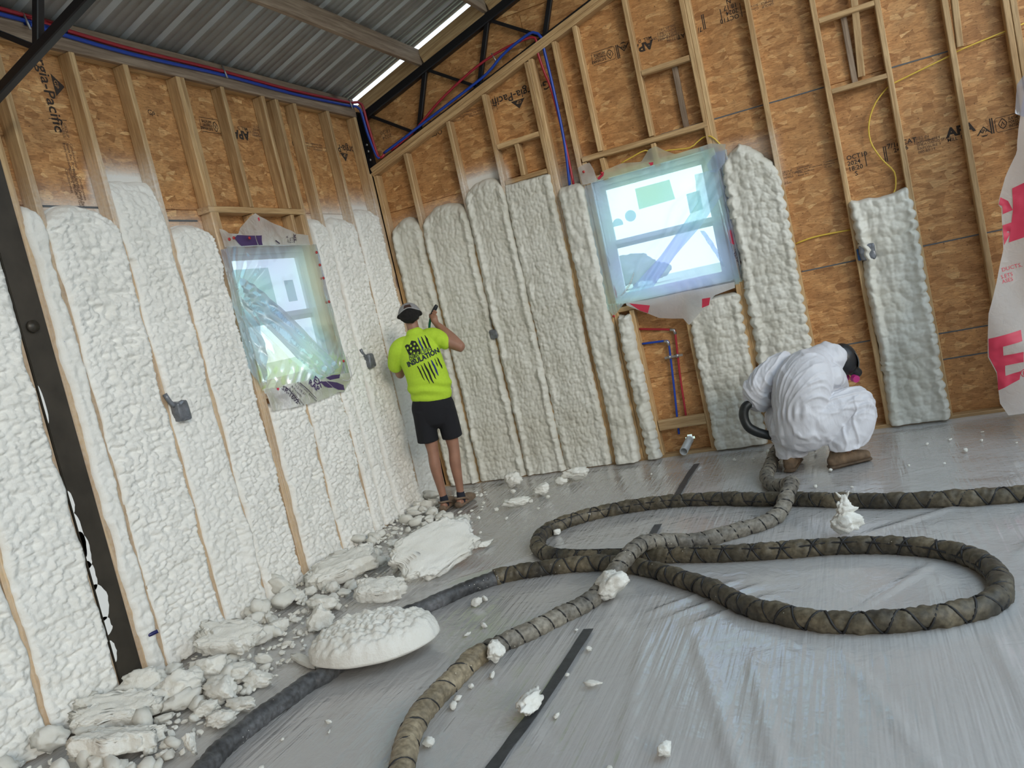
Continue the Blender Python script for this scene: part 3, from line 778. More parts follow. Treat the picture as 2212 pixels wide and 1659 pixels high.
# clear drain stub poking through the sheathing
mpv, nt, b = mat('translucent_pvc'); b.inputs['Base Color'].default_value = (.75, .74, .72, 1); b.inputs['Roughness'].default_value = .3; b.inputs['Transmission Weight'].default_value = .45
t = empty('drain_stub', (-1.50, BS, .10)); tag(t, 'short white plastic pipe stub poking through the bare sheathing, daylight behind it', 'pipe')
th = np.linspace(0, 2*math.pi, 20, endpoint=False)
P0, P1 = np.array((-1.468, BS+.02, .128)), np.array((-1.50, BS-.20, .070))
V = [];
for P, r in ((P0, .034), (P1, .034), (P1, .028), (P0, .028)):
    V += [P+np.array((r*math.cos(a), 0, r*math.sin(a))) for a in th]
build('pipe_wall', V, quads(20, 4, True), mpv, t)
yc = BY+.06
pipe('yellow_cable', [(1.40, yc, 2.70), (1.275, yc, 2.684), (.98, yc, 2.645), (.903, yc, 2.624), (.551, yc, 2.552), (.498, yc, 2.535), (.397, yc-.01, 2.447), (.330, yc-.015, 2.32), (.318, yc-.015, 2.18), (.372, yc-.01, 2.033), (.440, yc, 1.92), (.428, yc, 1.80), (.385, yc-.02, 1.735)], .0055, M['yellow'], 'long yellow cable looping down to the top of the separate foam strip at right', 'cable')
pipe('yellow_cable', [(-.335, yc+.015, 1.560), (-.24, yc+.015, 1.575), (-.136, yc+.015, 1.580), (.075, yc+.015, 1.573)], .0065, M['yellow'], 'short yellow cable crossing the bare bay above the crouching person', 'cable')
pipe('yellow_cable', [(-1.55, yc-.03, 2.525), (-1.45, yc-.03, 2.548), (-1.335, yc-.03, 2.57), (-1.25, yc, 2.53), (-1.156, yc-.03, 2.521), (-.985, yc-.03, 2.494), (-.92, yc-.03, 2.52), (-.86, yc-.03, 2.545), (-.80, BY-.01, 2.53), (-.755, BY-.005, 2.47), (-.722, yc-.04, 2.40), (-.71, yc-.03, 2.30)], .0055, M['yellow'], 'yellow cable under the header of the back window, bending down into the foam', 'cable')

# ------------------------------------------------------------------ taped electrical boxes
def crumple(name, c, size, m, parent, seed, nsub=3):
    bm = bmesh.new(); bmesh.ops.create_icosphere(bm, subdivisions=nsub, radius=1)
    V = np.array([v.co[:] for v in bm.verts]); F = [tuple(v.index for v in f.verts) for f in bm.faces]; bm.free()
    e = 0.35
    V = np.sign(V)*np.abs(V)**e; 
    V *= (1+.22*fbm(V[:, 0]*1.6+seed, V[:, 1]*1.6, V[:, 2]*1.6+seed, 3))[:, None]
    V = V*np.array(size)/2+np.array(c)
    return build(name, V, F, m, parent, False)
def tbox(loc, size, label, seed, tail=None, blue=None):
    t = empty('electrical_box', loc); tag(t, label, 'electrical box', 'electrical boxes wrapped in tape')
    crumple('duct_tape_wrap', loc, size, M['tape'], t, seed)
    if tail: tube('cable_tail', tail, .014, M['tape'], t, 8, .03)
    if blue is not None: boxm('box_body', blue[0], blue[1], M['blueplastic'], t, .004)
    return t
tbox((LX+.035, 3.875, 1.402), (.075, .088, .125), 'grey taped electrical box on a left wall stud right of the steel post', 3, [(LX+.02, 3.80, 1.525), (LX+.03, 3.815, 1.47), (LX+.035, 3.84, 1.44)])
tbox((LX+.03, 6.085, 1.385), (.07, .085, .12), 'grey taped electrical box on the left wall between window and corner', 8, [(LX+.015, 6.015, 1.50), (LX+.02, 6.03, 1.45), (LX+.03, 6.06, 1.42)])
tbox((-2.985, BY-.02, 1.358), (.078, .06, .085), 'small grey taped electrical box right of the person in the yellow shirt', 5, [(-2.955, BY-.03, 1.42), (-2.958, BY-.03, 1.39)])
tbox((.160, BY-.03, 1.382), (.115, .08, .125), 'shiny grey taped electrical box with blue side on the separate foam strip at right', 12, [(.120, BY-.02, 1.46), (.118, BY-.03, 1.43)], ((.088, BY-.028, 1.33), (.116, BY+.0, 1.42)))
t = empty('pipe_stub', (LX-.005, 3.22, .25)); tag(t, 'dark blue capped pipe stub sticking out low beside the steel post', 'pipe')
tube('pipe', [(LX-.02, 3.215, .262), (LX+.02, 3.25, .258), (LX+.045, 3.285, .262)], .011, simple('navy_pex', (.012, .014, .10), .4), t, 8)
tube('cut_end', [(LX+.045, 3.285, .262), (LX+.047, 3.2875, .2622)], .0105, simple('cut_pipe_end', (.75, .72, .62), .6), t, 8)
for z0, z1, y in ((1.95, 1.84, 3.222), (1.77, 1.735, 3.237)):
    tube('blue_tape_scrap', [(LX+.008, y, z0), (LX+.012, y+.006, (z0+z1)/2), (LX+.006, y+.010, z1)], .008, M['blue'], wall_left, 6)

# ------------------------------------------------------------------ film, glass and paper materials
def m_film(name, milk=0.30, tint=(1, 1, 1), gloss=0.10, rough=0.10, bscale=None, bstr=0.3, glow_tint=None):
    m = bpy.data.materials.new(name); m.use_nodes = True; nt = m.node_tree; L = nt.links; nt.nodes.clear()
    out = N(nt, 'OutputMaterial'); tr = N(nt, 'BsdfTransparent'); tl = N(nt, 'BsdfTranslucent'); df = N(nt, 'BsdfDiffuse'); gl = N(nt, 'BsdfGlossy')
    tr.inputs[0].default_value = (*tint, 1); tl.inputs[0].default_value = (.92*tint[0], .92*tint[1], .92*tint[2], 1); df.inputs[0].default_value = (.85*tint[0], .85*tint[1], .85*tint[2], 1)
    gl.inputs['Roughness'].default_value = rough; gl.inputs[0].default_value = (1, 1, 1, 1)
    m1 = N(nt, 'MixShader'); m1.inputs[0].default_value = .30; L.new(tl.outputs[0], m1.inputs[1]); L.new(df.outputs[0], m1.inputs[2])
    m2 = N(nt, 'MixShader'); L.new(tr.outputs[0], m2.inputs[1]); L.new(m1.outputs[0], m2.inputs[2])
    m2.inputs[0].default_value = milk
    fr = N(nt, 'Fresnel'); fr.inputs[0].default_value = 1.45
    fm = N(nt, 'Math', operation='MULTIPLY_ADD', use_clamp=True); L.new(fr.outputs[0], fm.inputs[0]); fm.inputs[1].default_value = .45; fm.inputs[2].default_value = gloss*.2
    m3 = N(nt, 'MixShader'); L.new(fm.outputs[0], m3.inputs[0]); L.new(m2.outputs[0], m3.inputs[1]); L.new(gl.outputs[0], m3.inputs[2])
    L.new(m3.outputs[0], out.inputs[0])
    if glow_tint:  # coloured glow of the windows, painted into the film by soft noise
        tc = N(nt, 'TexCoord'); mpn = N(nt, 'Mapping'); mpn.inputs['Location'].default_value = glow_tint; mpn.inputs['Scale'].default_value = (.9, .9, 1.15); L.new(tc.outputs['Object'], mpn.inputs[0])
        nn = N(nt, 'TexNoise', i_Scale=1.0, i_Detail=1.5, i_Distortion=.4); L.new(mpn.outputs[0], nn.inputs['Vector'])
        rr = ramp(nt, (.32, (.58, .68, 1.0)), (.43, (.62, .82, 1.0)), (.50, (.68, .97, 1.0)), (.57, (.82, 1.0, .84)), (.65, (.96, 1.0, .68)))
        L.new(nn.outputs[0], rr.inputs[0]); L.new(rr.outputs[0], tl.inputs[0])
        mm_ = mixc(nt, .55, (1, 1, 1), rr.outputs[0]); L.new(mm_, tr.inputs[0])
    if bscale:
        tc = N(nt, 'TexCoord'); n = N(nt, 'TexNoise', i_Scale=bscale, i_Detail=4.0, i_Distortion=1.0); L.new(tc.outputs['Object'], n.inputs['Vector'])
        bp = N(nt, 'Bump'); bp.inputs['Strength'].default_value = bstr; bp.inputs['Distance'].default_value = .02; L.new(n.outputs[0], bp.inputs['Height'])
        for q in (gl, df, tl, fr): L.new(bp.outputs[0], q.inputs['Normal'])
    return m
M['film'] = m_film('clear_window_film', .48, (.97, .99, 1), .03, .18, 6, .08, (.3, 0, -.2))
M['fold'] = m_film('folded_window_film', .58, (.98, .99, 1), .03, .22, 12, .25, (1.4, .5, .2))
M['wrap'] = m_film('white_house_wrap', .93, (.97, .96, .96), .05, .4, 16, .35)
M['wrapred'] = simple('red_wrap_print', (.56, .035, .075), .5)
M['wrapviolet'] = simple('violet_wrap_print', (.060, .030, .115), .5)
M['wrapink'] = simple('wrap_lettering', (.05, .035, .07), .6)
M['vinyl'] = simple('white_window_vinyl', (.82, .83, .84), .35)
M['label'] = m_film('translucent_glass_sticker', .90, (.62, .82, .64), .05, .4)
M['label3'] = m_film('pale_glass_sticker', .90, (.70, .92, .92), .05, .4)
M['label2'] = m_film('blue_grey_glass_sticker', .93, (.50, .68, .75), .05, .4)
M['pin'] = simple('red_plastic_pin', (.45, .03, .03), .4)
mg = bpy.data.materials.new('window_glass'); mg.use_nodes = True; nt = mg.node_tree; nt.nodes.clear()
o_ = N(nt, 'OutputMaterial'); tr = N(nt, 'BsdfTransparent'); gl = N(nt, 'BsdfGlossy'); gl.inputs['Roughness'].default_value = .02
tr.inputs[0].default_value = (.97, .99, .99, 1)
fr = N(nt, 'Fresnel'); fr.inputs[0].default_value = 1.5; mx = N(nt, 'MixShader'); nt.links.new(fr.outputs[0], mx.inputs[0]); nt.links.new(tr.outputs[0], mx.inputs[1]); nt.links.new(gl.outputs[0], mx.inputs[2]); nt.links.new(mx.outputs[0], o_.inputs[0])
M['glass'] = mg

def wpt(wall, u, z, d):
    """point on a wall: d = distance into the room from the stud faces"""
    return (u, BY-d, z) if wall == 'back' else (LX+d, u, z)
def wbox(name, wall, u0, u1, z0, z1, d0, d1, m, parent, bev=.003):
    a = wpt(wall, u0, z0, d0); b = wpt(wall, u1, z1, d1)
    return boxm(name, [min(p, q) for p, q in zip(a, b)], [max(p, q) for p, q in zip(a, b)], m, parent, bev)

def window(name, wall, O, sash_split, rail, labels):
    u0, u1, z0, z1 = O
    t = empty(name, wpt(wall, (u0+u1)/2, z0, -DEP)); tag(t, kind='structure')
    D0, D1 = -.135, -.058                      # unit sits in the sheathing
    fwid = .042
    wbox('jamb', wall, u0, u0+fwid, z0, z1, D0, D1, M['vinyl'], t); wbox('jamb', wall, u1-fwid, u1, z0, z1, D0, D1, M['vinyl'], t)
    wbox('head', wall, u0+fwid, u1-fwid, z1-fwid, z1, D0, D1, M['vinyl'], t)
    wbox('sill', wall, u0+fwid, u1-fwid, z0, z0+fwid, D0, D1, M['vinyl'], t)
    # white wrapped reveal between film and frame
    e = .006
    wbox('reveal', wall, u0-e, u0, z0, z1, -.058, -.004, M['vinyl'], t, 0); wbox('reveal', wall, u1, u1+e, z0, z1, -.058, -.004, M['vinyl'], t, 0)
    wbox('reveal', wall, u0, u1, z1, z1+e, -.058, -.004, M['vinyl'], t, 0); wbox('reveal', wall, u0, u1, z0-e, z0, -.058, -.004, M['vinyl'], t, 0)
    a, b = u0+fwid, u1-fwid
    st = .038
    def sash(za, zb, dd, nm):
        s = empty(nm, wpt(wall, (a+b)/2, za, dd)); adopt(s, t)
        wbox('stile', wall, a, a+st, za, zb, dd, dd+.028, M['vinyl'], s); wbox('stile', wall, b-st, b, za, zb, dd, dd+.028, M['vinyl'], s)
        wbox('rail', wall, a+st, b-st, za, za+st, dd, dd+.028, M['vinyl'], s); wbox('rail', wall, a+st, b-st, zb-st, zb, dd, dd+.028, M['vinyl'], s)
        g = [wpt(wall, x, z, dd+.012) for x, z in ((a+st, za+st), (b-st, za+st), (b-st, zb-st), (a+st, zb-st))]
        build('pane', g, [(0, 1, 2, 3)], M['glass'], s, False)
        return s
    up = sash(sash_split-.035, z1-fwid, -.125, 'upper_sash'); lo = sash(z0+fwid, sash_split+.035, -.095, 'lower_sash')
    for (pts, mm, where) in labels:
        dd = -.1115 if where == 'up' else -.0815
        build('sticker', [wpt(wall, x, z, dd) for x, z in pts], [tuple(range(len(pts)))], M[mm], up if where == 'up' else lo, False)
    return t
def disc(cx, cz, r, cut=None, n=18):
    P = [(cx+r*math.cos(a), cz+r*math.sin(a)) for a in np.linspace(0, 2*math.pi, n, endpoint=False)]
    if cut is not None: P = [(x, max(z, cz-r*.35) if cut == 'b' else z) for x, z in P]
    return P
window('window_2', 'back', WB, 1.885, .09, [
    ([(-1.50, 2.30), (-1.50, 2.125), (-1.19, 2.135), (-1.205, 2.30)], 'label', 'up'),
    (disc(-1.583, 2.092, .048), 'label2', 'up'), (disc(-1.703, 2.052, .046, 'b'), 'label2', 'up'),
    ([(-1.095, 1.99), (-.985, 2.0), (-.985, 2.155), (-1.095, 2.15)], 'label2', 'up')])
window('window_1', 'left', WL, 1.875, .09, [
    ([(5.385, 1.985), (5.50, 1.985), (5.50, 2.152), (5.385, 2.152)], 'label2', 'up'),
    ([(4.84, 1.90), (5.235, 1.90), (5.235, 2.26), (4.84, 2.26)], 'label3', 'up')])

TEXTS = []
def text(s, wall, u, z, size, ang, m, parent, d=None, wf=None, off=0.0, name='printed_text', align='LEFT', sx=1.0, shear=0.0):
    cu = bpy.data.curves.new(name, 'FONT'); cu.body = s; cu.size = size; cu.align_x = align; cu.resolution_u = 2; cu.offset = off; cu.shear = shear
    cu.space_line = .9
    o = bpy.data.objects.new(name, cu); COL.objects.link(o)
    TEXTS.append((o, wall, u, z, ang, m, parent, d, wf, sx))
def poly_decal(name, wall, pts, m, parent, wf, lift=.002, cuts=2):
    bm = bmesh.new(); vs = [bm.verts.new((u, z, 0)) for u, z in pts]; bm.faces.new(vs)
    bmesh.ops.triangulate(bm, faces=list(bm.faces))
    for _ in range(cuts): bmesh.ops.subdivide_edges(bm, edges=list(bm.edges), cuts=1, use_grid_fill=True)
    V = np.array([v.co[:] for v in bm.verts]); F = [tuple(v.index for v in f.verts) for f in bm.faces] if False else None
    bm.verts.index_update(); F = [tuple(v.index for v in f.verts) for f in bm.faces]; bm.free()
    w = wf(V[:, 0], V[:, 1])+lift
    P = [wpt(wall, u, z, d) for u, z, d in zip(V[:, 0], V[:, 1], w)]
    return build(name, P, F, m, parent, True)
def resample(P, n):
    P = np.asarray(P, float); L = np.concatenate([[0], np.cumsum(np.linalg.norm(np.diff(P, axis=0), axis=1))]); q = np.linspace(0, L[-1], n)
    return np.stack([np.interp(q, L, P[:, k]) for k in range(P.shape[1])], 1)
def flap(name, wall, top, bot, wf, m, parent, nu=50, nv=18):
    A, B_ = resample(top, nu), resample(bot, nu)
    t = np.linspace(0, 1, nv)[:, None, None]
    G = (A[None]*(1-t)+B_[None]*t).reshape(-1, 2)
    d = wf(G[:, 0], G[:, 1])
    P = np.array([wpt(wall, u, z, q) for (u, z), q in zip(G, d)])
    return build(name, P, quads(nu, nv), m, parent, True)
def pin(wall, u, z, d, parent):
    P = [wpt(wall, u, z, d), wpt(wall, u, z, d+.007)]
    tube('plastic_cap', P, .011, M['pin'], parent, 10)

# ---- back window film
def wf_b(u, z):
    cx, cz = -1.345, 1.93
    r = np.hypot(u-cx, z-cz)
    th = np.arctan2(z-cz, u-cx)
    diag = (u+1.345)*.70-(z-1.9)*.72
    d = .030+.012*fbm(u*4, z*4, 1, 3, 4)*1.4
    d = d+.006*np.sin(th*26+3*np.sin(th*5))*np.clip((r-.32)/.3, 0, 1)
    d = d+.018*np.exp(-((diag-.03+.03*np.sin((u+z)*9))/.025)**2)+.014*np.exp(-((diag-.11)/.02)**2)
    return d
film_b = empty('window_film', (-1.345, BY-.03, 1.4)); tag(film_b, 'clear plastic film stretched over the back wall window with a diagonal fold', 'plastic sheet')
uu = np.linspace(0, 1, 90); TT = [(-1.882, 2.415), (-1.60, 2.425), (-1.334, 2.43), (-1.08, 2.432), (-.79, 2.437)]; BT = [(-1.915, 1.402), (-1.664, 1.375), (-1.235, 1.372), (-.80, 1.345)]
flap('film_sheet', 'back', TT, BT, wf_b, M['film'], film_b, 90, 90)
wfold = lambda u, z: wf_b(u, z)+.022+.012*np.sin((u*.72+z*.7)*2+((u+1.345)*.70-(z-1.9)*.72)*85)
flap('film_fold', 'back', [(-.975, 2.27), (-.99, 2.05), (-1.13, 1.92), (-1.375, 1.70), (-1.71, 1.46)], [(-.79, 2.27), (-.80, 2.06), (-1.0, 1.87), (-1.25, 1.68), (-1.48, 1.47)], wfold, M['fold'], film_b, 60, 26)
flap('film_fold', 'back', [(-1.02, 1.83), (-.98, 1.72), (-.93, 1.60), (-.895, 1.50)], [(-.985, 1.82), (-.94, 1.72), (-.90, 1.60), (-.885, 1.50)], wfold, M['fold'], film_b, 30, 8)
# gathered corner at the lower left, pinned to the stud
flap('gathered_corner', 'back', [(-1.93, 1.41), (-1.85, 1.40), (-1.75, 1.39)], [(-1.872, 1.30), (-1.866, 1.296), (-1.858, 1.302)], lambda u, z: .03+.010*np.sin(u*190)*np.clip((z-1.29)*9, .3, 1), M['fold'], film_b, 40, 10)
flap('film_edge', 'back', [(-.80, 2.40), (-.70, 2.40)], [(-.835, 1.36), (-.775, 1.36)], lambda u, z: .018+.008*np.sin(u*230+z*6), M['fold'], film_b, 40, 60)
pin('back', -1.866, 1.298, .03, film_b)
wl2 = lambda u, z: .055+.03*(u > -1.25)*np.clip((u+1.25)*8, 0, 1)+.022*fbm(u*5, z*6, 3, 3, 8)+.02*np.clip((1.36-z)*3, 0, 1)
fl = empty('house_wrap_flap', (-1.3, BY-.03, 1.37)); tag(fl, 'white house wrap flap with red print hanging below the back wall window', 'house wrap', 'house wrap flaps')
flap('wrap_sheet', 'back', [(-1.735, 1.388), (-1.561, 1.375), (-1.397, 1.375), (-1.237, 1.378), (-1.032, 1.372), (-.83, 1.371)], [(-1.734, 1.366), (-1.627, 1.296), (-1.569, 1.263), (-1.483, 1.208), (-1.382, 1.182), (-1.29, 1.164), (-1.255, 1.10), (-1.19, 1.15), (-1.104, 1.215), (-1.0, 1.30), (-.835, 1.325)], wl2, M['wrap'], fl, 80, 18)
poly_decal('red_print', 'back', [(-1.708, 1.378), (-1.54, 1.325), (-1.568, 1.266), (-1.63, 1.300)], M['wrapred'], fl, wl2)
poly_decal('red_print', 'back', [(-1.103, 1.293), (-1.037, 1.29), (-1.059, 1.232), (-1.118, 1.221)], M['wrapred'], fl, wl2)
wu2 = lambda u, z: .030+.030*fbm(u*6, z*5, 5, 3, 2)+.012*np.clip((z-2.43)*6, 0, 1)
fu = empty('house_wrap_flap', (-1.3, BY-.03, 2.43)); tag(fu, 'crumpled white wrap flaps with red marks standing above the back wall window film', 'house wrap', 'house wrap flaps')
flap('wrap_sheet', 'back', [(-1.905, 2.575), (-1.85, 2.59), (-1.797, 2.591), (-1.775, 2.53), (-1.767, 2.473)], [(-1.895, 2.43), (-1.86, 2.425), (-1.82, 2.425), (-1.79, 2.425), (-1.765, 2.43)], wu2, M['wrap'], fu, 24, 12)
flap('wrap_sheet', 'back', [(-1.773, 2.448), (-1.686, 2.493), (-1.529, 2.513), (-1.376, 2.482), (-1.296, 2.562), (-1.233, 2.572), (-1.17, 2.517), (-1.09, 2.465), (-.97, 2.471), (-.87, 2.468)], [(-1.775, 2.425), (-1.5, 2.424), (-1.25, 2.43), (-1.05, 2.43), (-.87, 2.434)], wu2, M['fold'], fu, 60, 12)
flap('wrap_sheet', 'back', [(-.90, 2.47), (-.815, 2.475), (-.70, 2.44)], [(-.86, 2.26), (-.80, 2.24), (-.735, 2.30)], lambda u, z: wu2(u, z)+.01, M['fold'], fu, 24, 16)
poly_decal('red_print', 'back', [(-1.761, 2.45), (-1.688, 2.488), (-1.70, 2.455), (-1.745, 2.432)], M['wrapred'], fu, wu2)
poly_decal('red_print', 'back', [(-1.32, 2.46), (-1.28, 2.455), (-1.285, 2.435), (-1.305, 2.432)], M['wrapred'], fu, wu2)
for u, z in ((-1.857, 2.528), (-1.709, 2.480)): pin('back', u, z, .05, fu)
wr2 = lambda u, z: .012+.012*np.sin(u*110+z*5)
fr_ = empty('house_wrap_flap', (-.78, BY-.01, 1.5)); tag(fr_, 'pleated brownish wrap strip down the right side of the back wall window', 'house wrap', 'house wrap flaps')
flap('wrap_sheet', 'back', [(-.845, 2.40), (-.775, 2.40)], [(-.84, 1.40), (-.765, 1.37)], wr2, m_film('grey_pleated_wrap', .85, (.62, .56, .53), .1, .3), fr_, 24, 50)
poly_decal('red_print', 'back', [(-.815, 1.78), (-.79, 1.78), (-.785, 1.66), (-.81, 1.68)], M['wrapred'], fr_, wr2)
text('NERATE', 'back', -.805, 1.62, .05, -80, M['wrapink'], fr_, wf=lambda u, z: wr2(u, z)+.003)
fs_ = empty('house_wrap_flap', (-1.86, BY-.01, 1.45)); tag(fs_, 'narrow house wrap strip with violet and red print left of the back wall window', 'house wrap', 'house wrap flaps')
ws2 = lambda u, z: -.012+.006*np.sin(u*90)
flap('wrap_sheet', 'back', [(-1.872, 1.83), (-1.80, 1.80)], [(-1.872, 1.42), (-1.79, 1.42)], ws2, M['wrap'], fs_, 16, 30)
poly_decal('violet_print', 'back', [(-1.865, 1.80), (-1.82, 1.80), (-1.82, 1.72), (-1.85, 1.74)], M['wrapviolet'], fs_, ws2)
poly_decal('red_print', 'back', [(-1.85, 1.55), (-1.83, 1.58), (-1.81, 1.50), (-1.815, 1.44), (-1.85, 1.45)], M['wrapred'], fs_, ws2)

# ---- left window film
def wf_l(u, z):
    d = .026+.016*fbm(u*4, z*4, 2, 3, 14)
    q = (u-4.78)*.55+(z-1.95)*.83      # folds fan out of the upper left edge
    fan = np.arctan2(z-2.02, u-4.60)
    r = np.hypot(u-4.60, z-2.02)
    d = d+.007*np.sin(fan*19+2.2*fbm(u*3, z*3, 4, 2))*np.clip(1.1-r*.85, 0, 1)*np.clip(r*6, 0, 1)
    d = d+.010*np.sin((u-z)*46+fbm(u*5, z*5, 1, 2)*4)*np.exp(-((z-1.42)/.10)**2)*.35
    return d
film_l = empty('window_film', (LX+.03, 5.2, 1.35)); tag(film_l, 'clear plastic film stretched over the left wall window with folds fanning down', 'plastic sheet')
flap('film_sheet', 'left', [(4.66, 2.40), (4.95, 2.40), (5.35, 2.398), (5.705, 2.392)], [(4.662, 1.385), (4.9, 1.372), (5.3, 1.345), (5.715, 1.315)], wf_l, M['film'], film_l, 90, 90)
wfl = lambda u, z: wf_l(u, z)+.020+.006*np.sin((u*.8-z*.6)*4+(u*.6+z*.8)*60)
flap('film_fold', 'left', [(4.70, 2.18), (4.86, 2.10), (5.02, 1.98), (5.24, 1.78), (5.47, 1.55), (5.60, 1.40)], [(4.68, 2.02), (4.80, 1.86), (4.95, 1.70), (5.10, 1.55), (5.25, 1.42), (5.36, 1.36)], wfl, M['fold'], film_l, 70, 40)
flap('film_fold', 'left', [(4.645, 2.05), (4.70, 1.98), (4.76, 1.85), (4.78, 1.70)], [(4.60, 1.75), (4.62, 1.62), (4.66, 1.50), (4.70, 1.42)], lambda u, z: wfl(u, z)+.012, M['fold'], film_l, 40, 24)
flap('film_edge', 'left', [(4.60, 2.38), (4.68, 2.39)], [(4.585, 1.55), (4.665, 1.40)], lambda u, z: .022+.012*fbm(u*30, z*7, 3, 3, 3), M['fold'], film_l, 16, 60)
flap('film_edge', 'left', [(5.69, 2.40), (5.745, 2.40)], [(5.69, 1.32), (5.76, 1.30)], lambda u, z: .018+.010*fbm(u*40, z*7, 6, 3, 3), M['fold'], film_l, 16, 60)
tube('film_thread', [wpt('left', *p) for p in ((5.60, 1.30, .05), (5.66, 1.28, .06), (5.72, 1.31, .06), (5.735, 1.38, .05), (5.745, 1.47, .04))], .004, M['wrap'], film_l, 6, .03)
for u, z in ((5.700, 2.331), (5.703, 2.229), (5.708, 2.122), (5.705, 1.929), (5.705, 1.44)): pin('left', u, z, .028, film_l)
wll = lambda u, z: .030+.018*fbm(u*5, z*6, 3, 3, 18)+.035*np.clip((1.37-z)*3.5, 0, 1)
fl = empty('house_wrap_flap', (LX+.03, 5.2, 1.36)); tag(fl, 'house wrap flap with violet letters hanging below the left wall window', 'house wrap', 'house wrap flaps')
flap('wrap_sheet', 'left', [(4.687, 1.392), (4.906, 1.385), (5.227, 1.368), (5.489, 1.355), (5.636, 1.345), (5.74, 1.335)], [(4.687, 1.233), (4.88, 1.213), (5.063, 1.203), (5.209, 1.198), (5.379, 1.201), (5.5, 1.215), (5.60, 1.205), (5.73, 1.28)], wll, M['wrap'], fl, 80, 18)
wl_ = lambda u, z: wll(u, z)+.003
text('SR-1602', 'left', 4.858, 1.362, .052, -52, M['wrapink'], fl, wf=wl_, off=.0008)
text('de Requirement', 'left', 4.922, 1.352, .028, -56, M['wrapink'], fl, wf=wl_)
text('& Exceeds', 'left', 4.960, 1.358, .028, -54, M['wrapink'], fl, wf=wl_)
text('112-1B.37', 'left', 5.000, 1.362, .030, -52, M['wrapink'], fl, wf=wl_)
text('RESISTANT BARRIER', 'left', 5.040, 1.372, .026, -50, M['wrapink'], fl, wf=wl_)
text('RAP', 'left', 5.178, 1.345, .066, -46, M['wrapviolet'], fl, wf=wl_, off=.0016)
text('EX', 'left', 5.243, 1.352, .080, -43, M['wrapviolet'], fl, wf=wl_, off=.002)
for a_, b_ in (((4.900, 1.368), (4.990, 1.215)), ((5.070, 1.368), (5.205, 1.220))):
    poly_decal('printed_line', 'left', [a_, (a_[0]+.007, a_[1]+.003), ((a_[0]+b_[0])/2+.012, (a_[1]+b_[1])/2+.006), (b_[0]+.006, b_[1]), b_, ((a_[0]+b_[0])/2+.005, (a_[1]+b_[1])/2+.003)], M['wrapink'], fl, wll, .003, 1)
poly_decal('violet_print', 'left', [(5.318, 1.335), (5.394, 1.324), (5.42, 1.30), (5.455, 1.262), (5.40, 1.272), (5.36, 1.29)], M['wrapviolet'], fl, wll, .003)
poly_decal('violet_print', 'left', [(5.405, 1.325), (5.529, 1.290), (5.610, 1.255), (5.60, 1.215), (5.52, 1.232), (5.465, 1.262), (5.43, 1.30)], M['wrapviolet'], fl, wll, .003)
poly_decal('violet_print', 'left', [(5.41, 1.352), (5.50, 1.356), (5.61, 1.345), (5.58, 1.318), (5.45, 1.325)], M['wrapviolet'], fl, wll, .003)
poly_decal('red_print', 'left', [(4.815, 1.382), (4.828, 1.374), (4.838, 1.378), (4.840, 1.366), (4.826, 1.355), (4.814, 1.368)], M['wrapred'], fl, wll, .003)
wul = lambda u, z: .028+.030*fbm(u*5, z*5, 7, 3, 12)+.02*np.clip((z-2.42)*4, 0, 1)
fu = empty('house_wrap_flap', (LX+.03, 5.1, 2.40)); tag(fu, 'white house wrap flap with a dark violet band standing above the left wall window', 'house wrap', 'house wrap flaps')
flap('wrap_sheet', 'left', [(4.635, 2.522), (4.68, 2.515), (4.73, 2.493), (4.82, 2.486), (4.848, 2.527), (4.91, 2.562), (4.981, 2.608), (5.053, 2.634), (5.091, 2.612), (5.262, 2.548), (5.471, 2.484), (5.649, 2.471)], [(4.64, 2.395), (4.811, 2.397), (5.12, 2.398), (5.461, 2.394), (5.66, 2.393)], wul, M['wrap'], fu, 80, 18)
poly_decal('violet_print', 'left', [(4.775, 2.458), (4.806, 2.478), (4.90, 2.476), (5.0, 2.474), (5.0, 2.404), (4.834, 2.403)], M['wrapviolet'], fu, wul, .003)
poly_decal('violet_print', 'left', [(5.010, 2.474), (5.071, 2.474), (5.06, 2.404), (5.010, 2.404)], M['wrapviolet'], fu, wul, .003)
text('SR', 'left', 5.475, 2.425, .05, 90, M['wrapink'], fu, wf=lambda u, z: wul(u, z)+.003, off=.001)
text('de R\nExc\n112', 'left', 5.365, 2.41, .03, 90, M['wrapink'], fu, wf=lambda u, z: wul(u, z)+.003)
poly_decal('printed_line', 'left', [(5.428, 2.412), (5.436, 2.412), (5.440, 2.478), (5.432, 2.480)], M['wrapink'], fu, wul, .003, 1)
poly_decal('printed_line', 'left', [(5.20, 2.43), (5.24, 2.405), (5.25, 2.41), (5.21, 2.436)], M['wrapink'], fu, wul, .003, 1)
for u, z in ((4.687, 2.445), (4.737, 2.454), (4.902, 2.452)): pin('left', u, z, .045, fu)
poly_decal('red_print', 'left', [(5.065, 2.60), (5.080, 2.605), (5.082, 2.585), (5.072, 2.575)], M['wrapred'], fu, wul, .003, 1)

